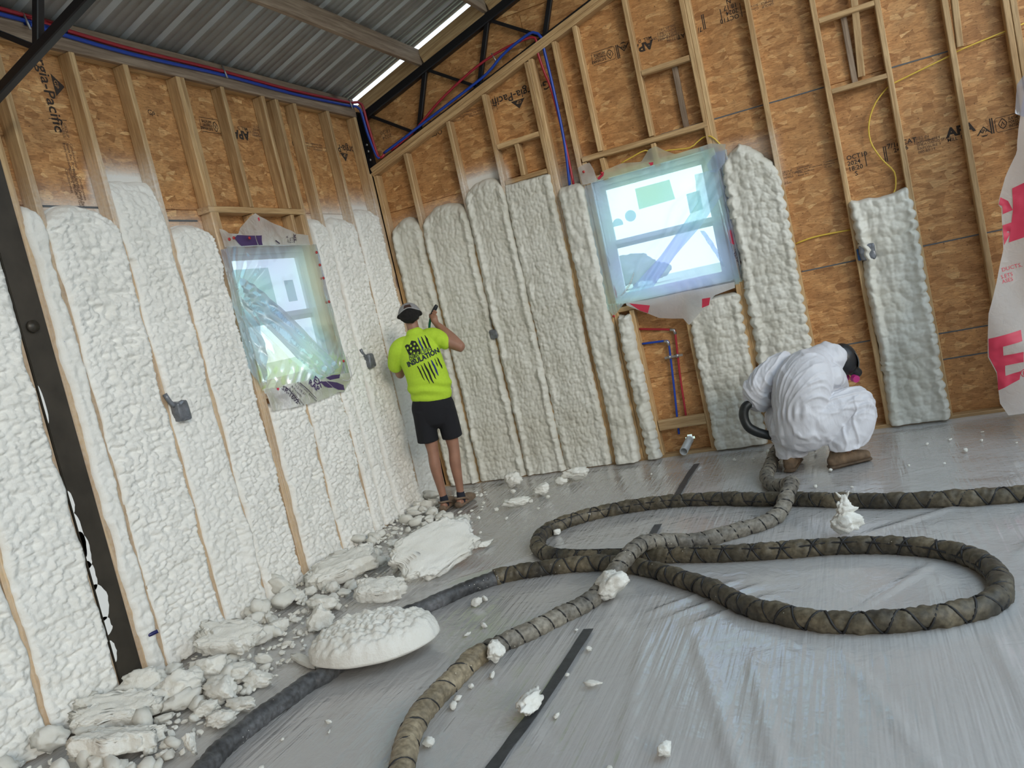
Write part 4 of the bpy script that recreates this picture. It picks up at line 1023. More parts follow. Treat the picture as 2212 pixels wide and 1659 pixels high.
# ---- big house wrap sheet hanging at the right
ws = empty('house_wrap_sheet', (1.3, 6.2, .15)); tag(ws, 'large white house wrap sheet with red letters hanging at the right picture edge', 'house wrap')
def wfr(u, z): return .73+.045*np.sin(u*9+fbm(u*2, z*2, 1, 2)*2+z*.8)+.030*fbm(u*5, z*4, 2, 4, 5)+.018*np.abs(fbm(u*9, z*11, 6, 3, 7))+.10*(z-.15)*0
edge = [(.80, .165), (.765, .25), (.775, .452), (.742, .565), (.758, .70), (.781, .85), (.881, 1.095), (.938, 1.24), (.950, 1.36), (.966, 1.50), (.950, 1.527), (.966, 1.573), (1.019, 1.695), (1.10, 1.825), (1.112, 1.90), (1.135, 2.0), (1.19, 2.19), (1.30, 2.40), (1.42, 2.62)]
edge_r = [(1.9, .16), (1.9, 1.2), (1.95, 2.2), (2.0, 2.75)]
A_ = resample(edge, 90); B_ = resample(edge_r, 90); k = 50
G = np.array([[A_[i]*(1-t)+B_[i]*t for t in np.linspace(0, 1, k)] for i in range(90)]).reshape(-1, 2)
d = wfr(G[:, 0], G[:, 1])
build('wrap_sheet', [wpt('back', u, z, q) for (u, z), q in zip(G, d)], quads(k, 90), M['wrap'], ws)
poly_decal('red_letter', 'back', [(.760, .688), (.952, .708), (.946, .638), (.832, .623), (.827, .564), (.942, .568), (.933, .503), (.827, .497), (.82, .429), (.909, .447), (.895, .394), (.767, .337), (.778, .46), (.748, .565)], M['wrapred'], ws, wfr, .004, 3)
poly_decal('red_letter', 'back', [(1.041, 1.608), (1.20, 1.65), (1.20, 1.31), (.974, 1.273), (1.026, 1.469)], M['wrapred'], ws, wfr, .004, 3)
poly_decal('red_letter', 'back', [(.970, 1.569), (1.008, 1.535), (1.026, 1.472), (.968, 1.46), (.972, 1.511), (.954, 1.527)], M['wrapred'], ws, wfr, .004, 3)
poly_decal('red_letter', 'back', [(.956, 1.390), (1.012, 1.397), (.985, 1.32), (.946, 1.263)], M['wrapred'], ws, wfr, .004, 3)
text('DUCTS, IN', 'back', .905, 1.098, .036, 3, M['wrapred'], ws, wf=lambda u, z: wfr(u, z)+.004)
text('S.ETS\nASES', 'back', .892, 1.055, .034, 3, M['wrapred'], ws, wf=lambda u, z: wfr(u, z)+.004)
text('\u00ae', 'back', .905, .40, .08, 3, M['wrapred'], ws, wf=lambda u, z: wfr(u, z)+.004)
flap('film_edge', 'back', [(1.15, 2.23), (1.25, 2.34), (1.36, 2.55)], [(1.115, 2.06), (1.165, 2.02), (1.25, 2.08)], lambda u, z: wfr(u, z)+.03+.01*np.sin(u*70), M['film'], ws, 24, 24)
for u in (1.52, 1.8): tube('hanging_cord', [wpt('back', u, 2.62, .74), wpt('back', u, 4.9, .30)], .004, M['wrap'], ws, 6)

# ------------------------------------------------------------------ floor film
def floor_film():
    m = bpy.data.materials.new('clear_floor_film'); m.use_nodes = True; nt = m.node_tree; L = nt.links; nt.nodes.clear()
    out = N(nt, 'OutputMaterial'); tr = N(nt, 'BsdfTransparent'); df = N(nt, 'BsdfDiffuse'); gl = N(nt, 'BsdfGlossy')
    tr.inputs[0].default_value = (.97, .97, .97, 1); df.inputs[0].default_value = (.86, .83, .80, 1); gl.inputs['Roughness'].default_value = .035
    tc = N(nt, 'TexCoord')
    # stretched wrinkles in a few directions, each in its own patches of the sheet
    hs = None
    for k, (ang, sx, sy, lo_) in enumerate(((.32, 34, 1.3, .44), (-.20, 30, 1.1, .47), (.85, 26, 1.5, .50), (-.75, 30, 1.4, .52))):
        mp = N(nt, 'Mapping'); mp.inputs['Rotation'].default_value = (0, 0, ang); mp.inputs['Location'].default_value = (k*7.3, k*3.1, 0); mp.inputs['Scale'].default_value = (sx, sy, 1); L.new(tc.outputs['Object'], mp.inputs[0])
        w_ = N(nt, 'TexNoise', i_Scale=1.0, i_Detail=2.0); L.new(mp.outputs[0], w_.inputs['Vector'])
        m0 = N(nt, 'Mapping'); m0.inputs['Location'].default_value = (k*11.0, -k*5.0, k*2.0); L.new(tc.outputs['Object'], m0.inputs[0])
        q_ = N(nt, 'TexNoise', i_Scale=1.1, i_Detail=2.0); L.new(m0.outputs[0], q_.inputs['Vector'])
        mr = ramp(nt, (lo_, (0, 0, 0)), (lo_+.10, (1, 1, 1))); L.new(q_.outputs[0], mr.inputs[0])
        mm = N(nt, 'Math', operation='MULTIPLY'); L.new(w_.outputs[0], mm.inputs[0]); L.new(mr.outputs[0], mm.inputs[1])
        if hs is None: hs = mm.outputs[0]
        else:
            ad = N(nt, 'Math', operation='ADD'); L.new(hs, ad.inputs[0]); L.new(mm.outputs[0], ad.inputs[1]); hs = ad.outputs[0]
    n2_ = N(nt, 'TexNoise', i_Scale=10.0, i_Detail=4.0, i_Distortion=1.5); L.new(tc.outputs['Object'], n2_.inputs['Vector'])
    n3_ = N(nt, 'TexNoise', i_Scale=38.0, i_Detail=3.0, i_Distortion=1.0); L.new(tc.outputs['Object'], n3_.inputs['Vector'])
    a1 = N(nt, 'Math', operation='MULTIPLY_ADD'); L.new(n2_.outputs['Fac'], a1.inputs[0]); a1.inputs[1].default_value = .55; L.new(hs, a1.inputs[2])
    a2 = N(nt, 'Math', operation='MULTIPLY_ADD'); L.new(n3_.outputs['Fac'], a2.inputs[0]); a2.inputs[1].default_value = .10; L.new(a1.outputs[0], a2.inputs[2])
    bp = N(nt, 'Bump'); bp.inputs['Strength'].default_value = .32; bp.inputs['Distance'].default_value = .020; L.new(a2.outputs[0], bp.inputs['Height'])
    for q in (gl, df): L.new(bp.outputs[0], q.inputs['Normal'])
    fr = N(nt, 'Fresnel'); fr.inputs[0].default_value = 1.42; L.new(bp.outputs[0], fr.inputs['Normal'])
    fm = N(nt, 'Math', operation='MULTIPLY', use_clamp=True); L.new(fr.outputs[0], fm.inputs[0]); fm.inputs[1].default_value = 1.7
    m1 = N(nt, 'MixShader'); m1.inputs[0].default_value = .49; L.new(tr.outputs[0], m1.inputs[1]); L.new(df.outputs[0], m1.inputs[2])
    m2 = N(nt, 'MixShader'); L.new(fm.outputs[0], m2.inputs[0]); L.new(m1.outputs[0], m2.inputs[1]); L.new(gl.outputs[0], m2.inputs[2]); L.new(m2.outputs[0], out.inputs[0])
    nx, ny = 330, 330
    X, Y = np.meshgrid(np.linspace(LX+.01, 4.6, nx), np.linspace(-1.2, BY-.012, ny))
    x, y = X.ravel(), Y.ravel()
    z = .007+.004*fbm(x*2.2, y*2.2, 0, 4, 3)
    ridge = 0
    for (x0, y0, x1, y1, hgt, wd) in FOLDS:
        dx, dy = x1-x0, y1-y0; L2 = dx*dx+dy*dy
        t = np.clip(((x-x0)*dx+(y-y0)*dy)/L2, 0, 1); px, py = x0+t*dx, y0+t*dy
        dd = np.hypot(x-px, y-py)
        ridge = np.maximum(ridge, hgt*np.exp(-(dd/wd)**2)*np.clip(np.minimum(t, 1-t)*6+.15, 0, 1))
    z = z+ridge
    z = z+np.clip((y-(BY-.10))/.09, 0, 1)*.012+np.clip((LX+.10-x)/.09, 0, 1)*.012
    o = build('floor_film', np.stack([x, y, np.maximum(z, .002)], 1), quads(nx, ny), m, None, True)
    tag(o, 'clear plastic sheeting spread over the whole concrete floor, wrinkled and glossy', 'plastic sheet')
FOLDS = [(-.5, 2.2, -.9, 3.55, .014, .018), (-.42, 2.3, -.62, 3.3, .012, .02), (-.95, 2.35, -1.12, 3.6, .010, .014), (.05, 2.3, -.30, 3.35, .011, .018), (.35, 2.4, .25, 3.4, .012, .02), (.55, 2.5, .42, 3.45, .010, .02),
         (-1.05, 3.62, -.62, 3.98, .010, .018), (-.95, 3.50, -.55, 3.86, .009, .015), (-1.15, 3.70, -.75, 4.05, .010, .016), (.9, 5.2, 1.5, 6.5, .012, .03), (-.2, 4.5, .5, 5.0, .008, .02), (-1.9, 4.9, -2.6, 4.3, .010, .02), (-.2, 3.6, .15, 4.1, .010, .016), (.45, 4.0, .9, 5.0, .010, .016)]
floor_film()
def tape_strip(pts, w, label):
    C_ = catmull([(x, y, 0) for x, y in pts], .05); T, A, Bn = frames(C_)
    V = []
    for p, t in zip(C_, T):
        s_ = np.array((-t[1], t[0], 0)); ww = w*(1+.10*n1(p[1]*9, 3))
        for k, z in ((-.5, .0165), (.5, .0165), (.5, .0185), (-.5, .0185)): V.append(p+s_*ww*k+np.array((0, 0, z)))
    n = len(C_)
    F = [tuple(q) for q in quads(4, n, True)]+[(3, 2, 1, 0), tuple(range((n-1)*4, n*4))]
    o = build('floor_tape', V, F, M['darktape'], None, False); tag(o, label, 'tape', 'dark tape strips on the floor')
tape_strip([(-1.355, 6.55), (-1.367, 6.2), (-1.36, 5.60)], .046, 'dark tape strip on the floor nearest the back wall')
tape_strip([(-1.368, 5.065), (-1.366, 4.60)], .048, 'dark tape strip on the floor inside the left hose loop')
tape_strip([(-1.397, 3.549), (-1.404, 2.903), (-1.426, 2.578), (-1.45, 2.1)], .050, 'long dark tape strip on the floor in the foreground')

# ------------------------------------------------------------------ hoses
def m_sleeve(name, stops, scale=4.0):
    m, nt, b = mat(name); L = nt.links
    tc = N(nt, 'TexCoord'); n = N(nt, 'TexNoise', i_Scale=scale, i_Detail=6.0, i_Roughness=.65); L.new(tc.outputs['Object'], n.inputs['Vector'])
    r = ramp(nt, *stops); L.new(n.outputs[0], r.inputs[0])
    n2 = N(nt, 'TexNoise', i_Scale=45.0, i_Detail=4.0); L.new(tc.outputs['Object'], n2.inputs['Vector'])
    r2 = ramp(nt, (.3, (.55, .53, .5)), (.65, (1.15, 1.15, 1.15))); L.new(n2.outputs[0], r2.inputs[0])
    c = mixc(nt, 1.0, r.outputs[0], r2.outputs[0], 'MULTIPLY')
    sp = N(nt, 'TexVoronoi', i_Scale=38.0); L.new(tc.outputs['Object'], sp.inputs['Vector'])
    sr = ramp(nt, (.06, (.75, .72, .62)), (.10, (0, 0, 0))); L.new(sp.outputs['Distance'], sr.inputs[0])
    sel = N(nt, 'TexNoise', i_Scale=3.0); L.new(tc.outputs['Object'], sel.inputs['Vector']); s2 = ramp(nt, (.56, (0, 0, 0)), (.60, (1, 1, 1))); L.new(sel.outputs[0], s2.inputs[0])
    f = mixc(nt, 1.0, sr.outputs[0], s2.outputs[0], 'MULTIPLY')
    c = mixc(nt, 1.0, c, f, 'ADD')
    L.new(c, b.inputs['Base Color']); b.inputs['Roughness'].default_value = .55
    bump(nt, b, n2.outputs[0], .25, .006)
    return m
M['sleeve_b'] = m_sleeve('dirty_brown_sleeve', [(.32, (.032, .028, .022)), (.5, (.095, .078, .050)), (.68, (.19, .155, .10))])
M['sleeve_a'] = m_sleeve('grey_tan_sleeve', [(.32, (.085, .078, .068)), (.5, (.205, .185, .150)), (.68, (.31, .28, .225))])
M['sleeve_tan'] = m_sleeve('tan_sleeve', [(.32, (.14, .115, .075)), (.55, (.33, .27, .18)), (.72, (.42, .36, .25))])
M['cord'] = simple('black_lacing_cord', (.018, .017, .017), .6)
M['hose_tape'] = m_sleeve('dark_grey_hose_tape', [(.32, (.030, .030, .032)), (.5, (.085, .086, .09)), (.68, (.17, .17, .18))])
def hose_path(P): return catmull(np.array(P, float), .011)
def sleeve(name, C_, r, m, parent, sd, wr=.10, k=26, cords=(), s0=0.0):
    s = np.concatenate([[0], np.cumsum(np.linalg.norm(np.diff(C_, axis=0), axis=1))])
    th = np.linspace(0, 2*math.pi, k, endpoint=False)
    S, TH = np.meshgrid(s, th, indexing='ij')
    rr = r*(1+wr*.9*fbm(S*26+1.3*np.sin(TH+sd), np.cos(TH)*1.2+sd, np.sin(TH)*1.2, 3, 4)+wr*.55*np.abs(np.sin(S*62+TH*1.0+2*fbm(S*6, sd, o=2)))+.05*fbm(S*5, sd+4, o=2))
    for (pitch, hand, ph) in cords:
        a_ = hand*2*math.pi*(s+s0)/pitch+ph+.5*fbm((s+s0)*3, ph, o=2)
        dl = np.angle(np.exp(1j*(TH-a_[:, None])))
        rr = rr*(1+.07*(np.abs(dl)/math.pi)-.13*np.exp(-(dl/.30)**2))
    V, F = tube_vf(C_, rr, k)
    return build(name, V, F, m, parent, True)
def lacing(name, C_, r, pitch, hand, ph, parent, rad=.0042):
    T, A, Bn = frames(C_); s = np.concatenate([[0], np.cumsum(np.linalg.norm(np.diff(C_, axis=0), axis=1))])
    a = hand*2*math.pi*s/pitch+ph+.5*fbm(s*3, ph, o=2)
    P = C_+(r*1.045)*(np.cos(a)[:, None]*A+np.sin(a)[:, None]*Bn)
    V, F = tube_vf(P, rad, 5); return build(name, V, F, M['cord'], parent, True)
HR = .041
def fz(P, sc=.992): return [(x*sc, y*sc, z) for x, y, z in P]
hA = [(-.70, 6.33, .10), (-.735, 6.20, HR+.01), (-.748, 6.08, HR), (-.754, 5.852, HR), (-.684, 5.606, HR), (-.59, 5.471, .075), (-.542, 5.318, .125), (-.556, 5.114, .115), (-.600, 4.959, .060), (-.68, 4.85, HR), (-.795, 4.77, HR), (-1.043, 4.627, HR+.005), (-1.213, 4.549, .085), (-1.306, 4.41, .130), (-1.352, 4.206, .130), (-1.419, 4.039, .075), (-1.476, 3.868, HR), (-1.58, 3.704, HR), (-1.678, 3.558, HR), (-1.79, 3.421, HR), (-1.875, 3.278, HR), (-1.897, 3.042, HR), (-1.910, 2.833, HR), (-1.873, 2.625, HR), (-1.789, 2.411, HR), (-1.714, 2.223, HR), (-1.60, 1.95, HR)]
hA = hA[:2]+fz(hA[2:])
hB = [(2.2, 4.6, HR), (1.5, 4.72, HR), (.684, 4.884, HR), (.406, 4.917, HR), (.068, 4.985, HR), (-.301, 5.132, HR), (-.524, 5.235, HR), (-.75, 5.32, HR), (-1.09, 5.459, HR), (-1.447, 5.509, HR), (-1.799, 5.466, HR), (-2.039, 5.33, HR), (-2.163, 5.133, HR), (-2.147, 4.9, HR), (-2.024, 4.69, HR), (-1.84, 4.570, HR), (-1.538, 4.496, HR), (-1.339, 4.462, HR), (-1.15, 4.432, HR), (-.868, 4.383, HR), (-.546, 4.358, HR), (-.296, 4.349, HR), (-.062, 4.301, HR), (.155, 4.2, HR), (.294, 4.052, HR), (.354, 3.884, HR), (.356, 3.712, HR), (.32, 3.592, HR), (.247, 3.519, HR), (.13, 3.467, HR), (-.007, 3.438, HR), (-.171, 3.434, HR), (-.34, 3.469, HR), (-.498, 3.554, HR), (-.669, 3.676, HR), (-.868, 3.909, HR), (-1.093, 4.114, HR), (-1.261, 4.253, HR), (-1.513, 4.385, HR), (-1.753, 4.415, HR), (-1.945, 4.395, HR), (-2.119, 4.357, HR), (-2.217, 4.297, HR), (-2.333, 4.186, HR), (-2.429, 4.042, HR), (-2.522, 3.903, HR), (-2.594, 3.808, HR), (-2.636, 3.496, HR), (-2.652, 3.183, HR), (-2.694, 3.085, HR), (-2.716, 2.935, HR), (-2.737, 2.814, HR), (-2.749, 2.68, HR), (-2.748, 2.517, HR), (-2.720, 2.408, HR), (-2.70, 2.236, HR), (-2.62, 1.9, HR)]
hB = fz(hB)
CA, CB = hose_path(hA), hose_path(hB)
hoseA = empty('spray_hose', tuple(hA[2])); tag(hoseA, 'grey spray hose crossing over the other hose, from crouching person to foreground', 'hose')
cutA = int(len(CA)*.72)
sleeve('cloth_sleeve', CA[:cutA+2], HR, M['sleeve_a'], hoseA, 1.0, .20, cords=((.085, 1, .4),)); sleeve('cloth_sleeve', CA[cutA:], HR*1.12, M['sleeve_tan'], hoseA, 3.0, .16)
lacing('lacing_cord', CA[:cutA], HR*1.0, .085, 1, .4, hoseA); lacing('lacing_cord', CA[cutA+10:cutA+140], HR*1.10, .15, 1, 2.0, hoseA)
hoseB = empty('spray_hose', tuple(hB[20])); tag(hoseB, 'long dirty brown spray hose laid in two loops on the floor', 'hose')
iB = lambda x, y: int(np.argmin(np.hypot(CB[:, 0]-x*.992, CB[:, 1]-y*.992)))
b1, b2 = iB(-2.333, 4.186), iB(-2.2, 4.31)
sleeve('cloth_sleeve', CB[:b2+2], HR*1.02, M['sleeve_b'], hoseB, 6.0, .20, cords=((.15, 1, .1), (.15, -1, 1.1)))
sleeve('tape_wrap', CB[b2:], HR*.98, M['hose_tape'], hoseB, 9.0, .20)
lacing('lacing_cord', CB[:b2], HR*1.0, .15, 1, .1, hoseB, .0055); lacing('lacing_cord', CB[:b2], HR*1.0, .15, -1, 1.1, hoseB, .0055); 
sm = CB[:b2].copy(); sm[:, 2] += .012
lacing('seam_cord', CB[:b2], HR*1.05, 9.0, 1, 2.4, hoseB, .005)

# ------------------------------------------------------------------ foam lumps on the floor
def rock(name, size, sub, seed, m, rough=.28, fx=1.6, flat=None, sharp=.35, dome=False, loc=None, rot=(0, 0, 0), parent=None):
    bm = bmesh.new(); bmesh.ops.create_icosphere(bm, subdivisions=sub, radius=1)
    V = np.array([v.co[:] for v in bm.verts]); F = np.array([[v.index for v in f.verts] for f in bm.faces]); bm.free()
    n = fbm(V[:, 0]*fx+seed, V[:, 1]*fx+seed*1.7, V[:, 2]*fx, 4, 6)
    rd = 1-np.abs(fbm(V[:, 0]*fx*1.4+seed, V[:, 1]*fx*1.4, V[:, 2]*fx*1.4+seed, 4, 16))*2
    V = V*(1+rough*1.6*n+sharp*.5*(rd-.5))[:, None]
    if sub >= 3: V = V*(1+.05*fbm(V[:, 0]*7, V[:, 1]*7, V[:, 2]*7+seed, 3, 2))[:, None]
    rg_ = np.random.default_rng(abs(int(seed*13))+3)
    for _ in range(7):
        nrm = rg_.normal(size=3); nrm /= np.linalg.norm(nrm); dd_ = rg_.uniform(.55, .95)
        V = V-np.maximum(0, V@nrm-dd_)[:, None]*nrm*.85
    qn = fbm(V[:, 0]*2.6+seed, V[:, 1]*2.6, V[:, 2]*2.6+seed, 3, 21); qr = 1-np.abs(fbm(V[:, 0]*3.4, V[:, 1]*3.4+seed, V[:, 2]*3.4, 3, 25))*3
    V = V*(1+.30*qn+.14*np.clip(qr, -.5, 1)+.06*fbm(V[:, 0]*9, V[:, 1]*9, V[:, 2]*9+seed, 2, 27))[:, None]
    if flat is not None: V[:, 2] = np.where(V[:, 2] > flat, flat+(V[:, 2]-flat)*.15, V[:, 2])
    V = V*np.array(size)/2
    R = np.array(Euler(rot).to_matrix()); V = V@R.T
    V[:, 2] -= V[:, 2].min()
    me_o = build(name, V, F, m, parent, sub >= 4)
    if loc is not None: me_o.location = loc
    return me_o
FZ = .013
# large sprayed cushion lying over the hose
def cushion():
    nr, na = 70, 150
    r = np.linspace(0, 1, nr)[:, None]; a = np.linspace(0, 2*math.pi, na, endpoint=False)[None, :]
    R_ = r*(1+.05*fbm(np.cos(a)*1.5, np.sin(a)*1.5, 1, 3)+.03*np.sin(a*2+1))
    X, Y = R_*np.cos(a)*.325, R_*np.sin(a)*.255
    prof = np.sqrt(np.clip(1-r**4.5, 0, 1))
    wx, wy = X+.02*fbm(X*12, Y*12, 3, 3), Y+.02*fbm(X*12+5, Y*12, 4, 3)
    f1, _ = worley(wx*26, wy*26, 4); f2, _ = worley(wx*11, wy*11, 7)
    H = prof*.100+(.024*(.7-f1)+.024*(.7-f2)+.022*fbm(X*7, Y*7, 5, 3))*prof**.45
    Z = H+.030
    top = np.stack([X, Y, Z], -1).reshape(-1, 3)
    th_ = np.arctan2(top[:, 1], top[:, 0]); rr_ = np.hypot(top[:, 0]/.325, top[:, 1]/.255)
    sd_n = .030*fbm(np.cos(th_)*7, np.sin(th_)*7, top[:, 2]*30, 3, 9)+.022*(.6-worley(th_*6.5, top[:, 2]*26, 11)[0])
    top[:, :2] *= (1+sd_n*np.clip((rr_-.75)*6, 0, 1))[:, None]
    rim = np.stack([X[-1]*.90, Y[-1]*.90, np.full(na, .004)], -1)
    mid = np.stack([X[-1]*1.01, Y[-1]*1.01, np.full(na, .022)], -1)
    V = np.vstack([top, mid, rim]); Q = np.vstack([quads(na, nr+2, True)[:, ::-1]])
    ang = .35
    c, s = math.cos(ang), math.sin(ang)
    V = np.stack([V[:, 0]*c-V[:, 1]*s, V[:, 0]*s+V[:, 1]*c, V[:, 2]], 1)
    # the disc rests on the hose and on the floor: tilt it slightly
    V[:, 2] += .050-.02*V[:, 0]
    o = build('foam_cushion', V, Q, M['chip'], None, True, loc=(-2.475, 3.37, FZ))
    tag(o, 'large round pillow of white foam lying across the dark hose', 'foam lump')
cushion()
def tagged(o, label, group=None): tag(o, label, 'foam lump', group or 'larger foam lumps on the floor'); return o
def slab(name, L_, W_, T_, seed, m, loc, rot, notch=.14, sub=5):
    """cut foam offcut: flat cut face, rough rind, broken edges"""
    bm = bmesh.new(); bmesh.ops.create_icosphere(bm, subdivisions=sub, radius=1)
    V = np.array([v.co[:] for v in bm.verts]); F = np.array([[v.index for v in f.verts] for f in bm.faces]); bm.free()
    e = .42; V = np.sign(V)*np.abs(V)**np.array([.62, .62, e])
    a = np.arctan2(V[:, 1], V[:, 0])
    k = 1+notch*fbm(np.cos(a)*3+seed, np.sin(a)*3, seed, 5)*2.3
    V[:, 0] *= k; V[:, 1] *= k
    top = V[:, 2] > 0
    f1, _ = worley(V[:, 0]*6+seed, V[:, 1]*5, 3)
    V[:, 2] += np.where(top, .30*fbm(V[:, 0]*4, V[:, 1]*4, seed, 4)+.26*(.6-f1), .08*fbm(V[:, 0]*2, V[:, 1]*2, seed, 3))
    ed = np.clip((np.hypot(V[:, 0], V[:, 1])-.75)*4, 0, 1); V[:, :2] *= (1+.16*ed*fbm(V[:, 0]*8+seed, V[:, 1]*8, V[:, 2]*3, 3, 41))[:, None]
    V = V*np.array([L_, W_, T_])/2
    R = np.array(Euler(rot).to_matrix()); V = V@R.T; V[:, 2] -= V[:, 2].min()
    return build(name, V, F, m, None, True, loc=loc)
tagged(slab('foam_slab', .48, .26, .11, 3, M['chip'], (-3.46, 4.55, FZ), (.30, -.10, .55)), 'long thick foam offcut with rough top beside the left wall')
tagged(slab('foam_lump', .30, .17, .10, 9, M['chip'], (-2.90, 4.13, FZ), (.25, .1, .35), .10), 'smooth shell shaped foam offcut behind the round foam pillow')
tagged(slab('foam_slab', .60, .36, .075, 21, M['chip'], (-2.74, 4.62, FZ), (.62, -.12, 1.05), .12), 'flat tilted foam board with a torn edge next to the hose end')
tagged(rock('foam_lump', (.17, .16, .125), 4, 4, M['chip'], .30, 1.8, loc=(-1.355, 3.90, FZ)), 'fist sized foam lump against the middle of the grey hose')
tagged(rock('foam_lump', (.09, .10, .08), 4, 14, M['chip'], .30, 1.8, loc=(-1.755, 3.265, FZ)), 'small round foam lump touching the right side of the tan hose')
tagged(rock('foam_lump', (.085, .155, .07), 4, 24, M['chip'], .35, 1.8, loc=(-1.405, 2.80, .018)), 'elongated foam lump lying on the foreground tape strip')
up = tagged(rock('foam_lump', (.17, .10, .10), 4, 37, M['chip'], .45, 1.5, loc=(-.245, 4.56, FZ)), 'upright twisted foam scrap with two thin prongs standing by the far right hose')
nk = rock('torn_flap', (.10, .05, .13), 4, 39, M['chip'], .5, 1.7, rot=(.1, .25, .5), loc=(-.225, 4.565, .07)); adopt(nk, up)
nk = rock('torn_flap', (.05, .04, .07), 3, 44, M['chip'], .5, 1.7, rot=(0, -.3, .2), loc=(-.222, 4.57, .155)); adopt(nk, up)
for dx, rx, hh in ((-.010, -.55, .05), (.012, .55, .055)):
    q = rock('prong', (.016, .014, hh), 2, 5+dx*1000, M['chip'], .4, 2.4, rot=(.2, rx, 0), loc=(-.222+dx*1.6, 4.57, .20)); adopt(q, up)
tagged(rock('foam_lump', (.22, .13, .10), 4, 41, M['chip'], .35, 1.5, loc=(-2.36, 6.52, FZ)), 'foam lump on the floor at the foot of the straight topped foam strip')
tagged(rock('foam_lump', (.10, .07, .06), 3, 43, M['chip'], .35, 1.5, loc=(-2.50, 6.46, FZ)), 'small foam scrap left of the lump at the foot of the straight topped foam strip')
tagged(rock('foam_lump', (.15, .11, .12), 4, 47, M['chip'], .30, 1.5, loc=(-2.985, 6.60, FZ)), 'round foam lump at the wall foot right of the clogs')
tagged(rock('foam_lump', (.09, .07, .06), 3, 51, M['chip'], .30, 1.8, loc=(-1.91, 5.37, FZ)), 'foam scrap resting inside the left hose loop beside its far strand')
tagged(rock('foam_lump', (.055, .05, .04), 3, 53, M['chip'], .30, 1.8, loc=(-2.07, 5.08, FZ)), 'tiny foam scrap inside the left hose loop at its bend')
tagged(rock('foam_lump', (.072, .03, .022), 3, 57, M['chip'], .30, 1.6, loc=(-1.214, 3.01, FZ)), 'thin stick shaped foam crumb right of the foreground tape strip')
tagged(rock('foam_lump', (.05, .055, .045), 3, 59, M['chip'], .40, 1.9, loc=(-.82, 2.52, FZ)), 'hooked foam crumb at the bottom picture edge')
tagged(slab('foam_lump', .26, .05, .03, 63, M['chip'], (-2.90, 3.33, FZ), (.1, .0, -.5), .15, 4), 'thin foam splinter pointing left from the round foam pillow')
tagged(slab('foam_shard', .36, .22, .09, 71, M['chip'], (-3.48, 3.44, .05), (.35, .15, .25), .15), 'smooth curved foam shard on top of the heap by the steel post')
tagged(slab('foam_shard', .38, .20, .08, 75, M['chip'], (-3.60, 2.74, .03), (.30, .1, .5), .22), 'wide flaky foam shard in the heap left of the steel post')
tagged(slab('foam_shard', .36, .20, .09, 79, M['chip'], (-3.32, 2.50, FZ), (-.2, .12, .3), .22), 'wide flaky foam shard in the heap at the lower left corner')
for i, (x, y, sx, sy, sz, lab) in enumerate((
    (-3.40, 3.18, .20, .18, .14, 'crumpled foam lump in the heap, right of the base of the steel post'),
    (-3.66, 3.00, .26, .18, .14, 'rough foam lump against the base of the steel post'),
    (-3.40, 2.99, .20, .17, .13, 'knobbly foam lump in the heap in front of the steel post'),
    (-3.14, 2.99, .25, .14, .10, 'flat knobbly foam lump at the open edge of the heap near the dark hose'),
    (-3.17, 3.17, .16, .12, .09, 'foam lump at the open edge of the heap, second from the dark hose'),
    (-3.01, 3.10, .15, .11, .07, 'foam lump lying beside the dark taped hose'),
    (-3.07, 3.74, .14, .12, .15, 'block shaped foam lump standing left of the round foam pillow'),
    (-3.26, 4.02, .20, .12, .10, 'bent foam lump between the thick offcut and the round foam pillow'),
    (-3.48, 2.86, .22, .14, .10, 'long foam lump in the heap under the flaky shards'),
    (-3.10, 2.83, .11, .09, .06, 'single white foam lump on bare film left of the dark hose'),
    (-2.93, 2.86, .16, .07, .06, 'thin foam lump touching the dark hose from the left, farther one'),
    (-2.91, 2.73, .12, .08, .07, 'thin foam lump touching the dark hose from the left, nearer one'),
    (-2.88, 2.50, .06, .05, .09, 'small upright foam scrap by the dark hose near the bottom edge'),
    (-2.70, 5.93, .20, .13, .06, 'flat foam scrap on the floor to the right of the clogs'),
    (-2.55, 6.16, .13, .10, .09, 'branched foam scrap on the floor, farther right of the clogs'),
    (-2.58, 4.99, .14, .06, .035, 'thin foam scrap alone on the floor behind the tilted foam board'))):
    tagged(rock('foam_lump', (sx, sy, sz), 4, 100+i*3, M['chip'], .36, 1.7, loc=(x, y, FZ+(.0 if i not in (1, 8) else .0)), rot=(0, 0, random.uniform(-1, 1))), lab)
# small crumbs: shared meshes, one object each
VAR = []
for k in range(10):
    o = rock('foam_crumb', (1, .75, .6), 3 if k < 5 else 2, 200+k*5, M['chip'], .40, 1.7, rot=(random.uniform(-.5, .5), random.uniform(-.5, .5), 0)); VAR.append(o)
ey = [2.2, 2.7, 3.0, 3.3, 3.6, 4.0, 4.4, 4.8, 5.2, 5.6, 6.0, 6.4, 6.7]
exx = [-2.98, -2.97, -3.0, -3.05, -3.1, -3.15, -3.25, -3.05, -2.95, -2.95, -3.1, -3.25, -3.3]
used = set()
def crumb(x, y, z, s, label, group):
    k = random.randrange(10); src = VAR[k]
    if k not in used: o = src; used.add(k)
    else: o = src.copy(); COL.objects.link(o)
    o.location = (x, y, z); o.scale = (s*random.uniform(.8, 1.3), s*random.uniform(.8, 1.2), s*random.uniform(.7, 1.2)); o.rotation_euler = (0, 0, random.uniform(0, 6.28))
    tag(o, label, 'foam crumb', group)
n = 0
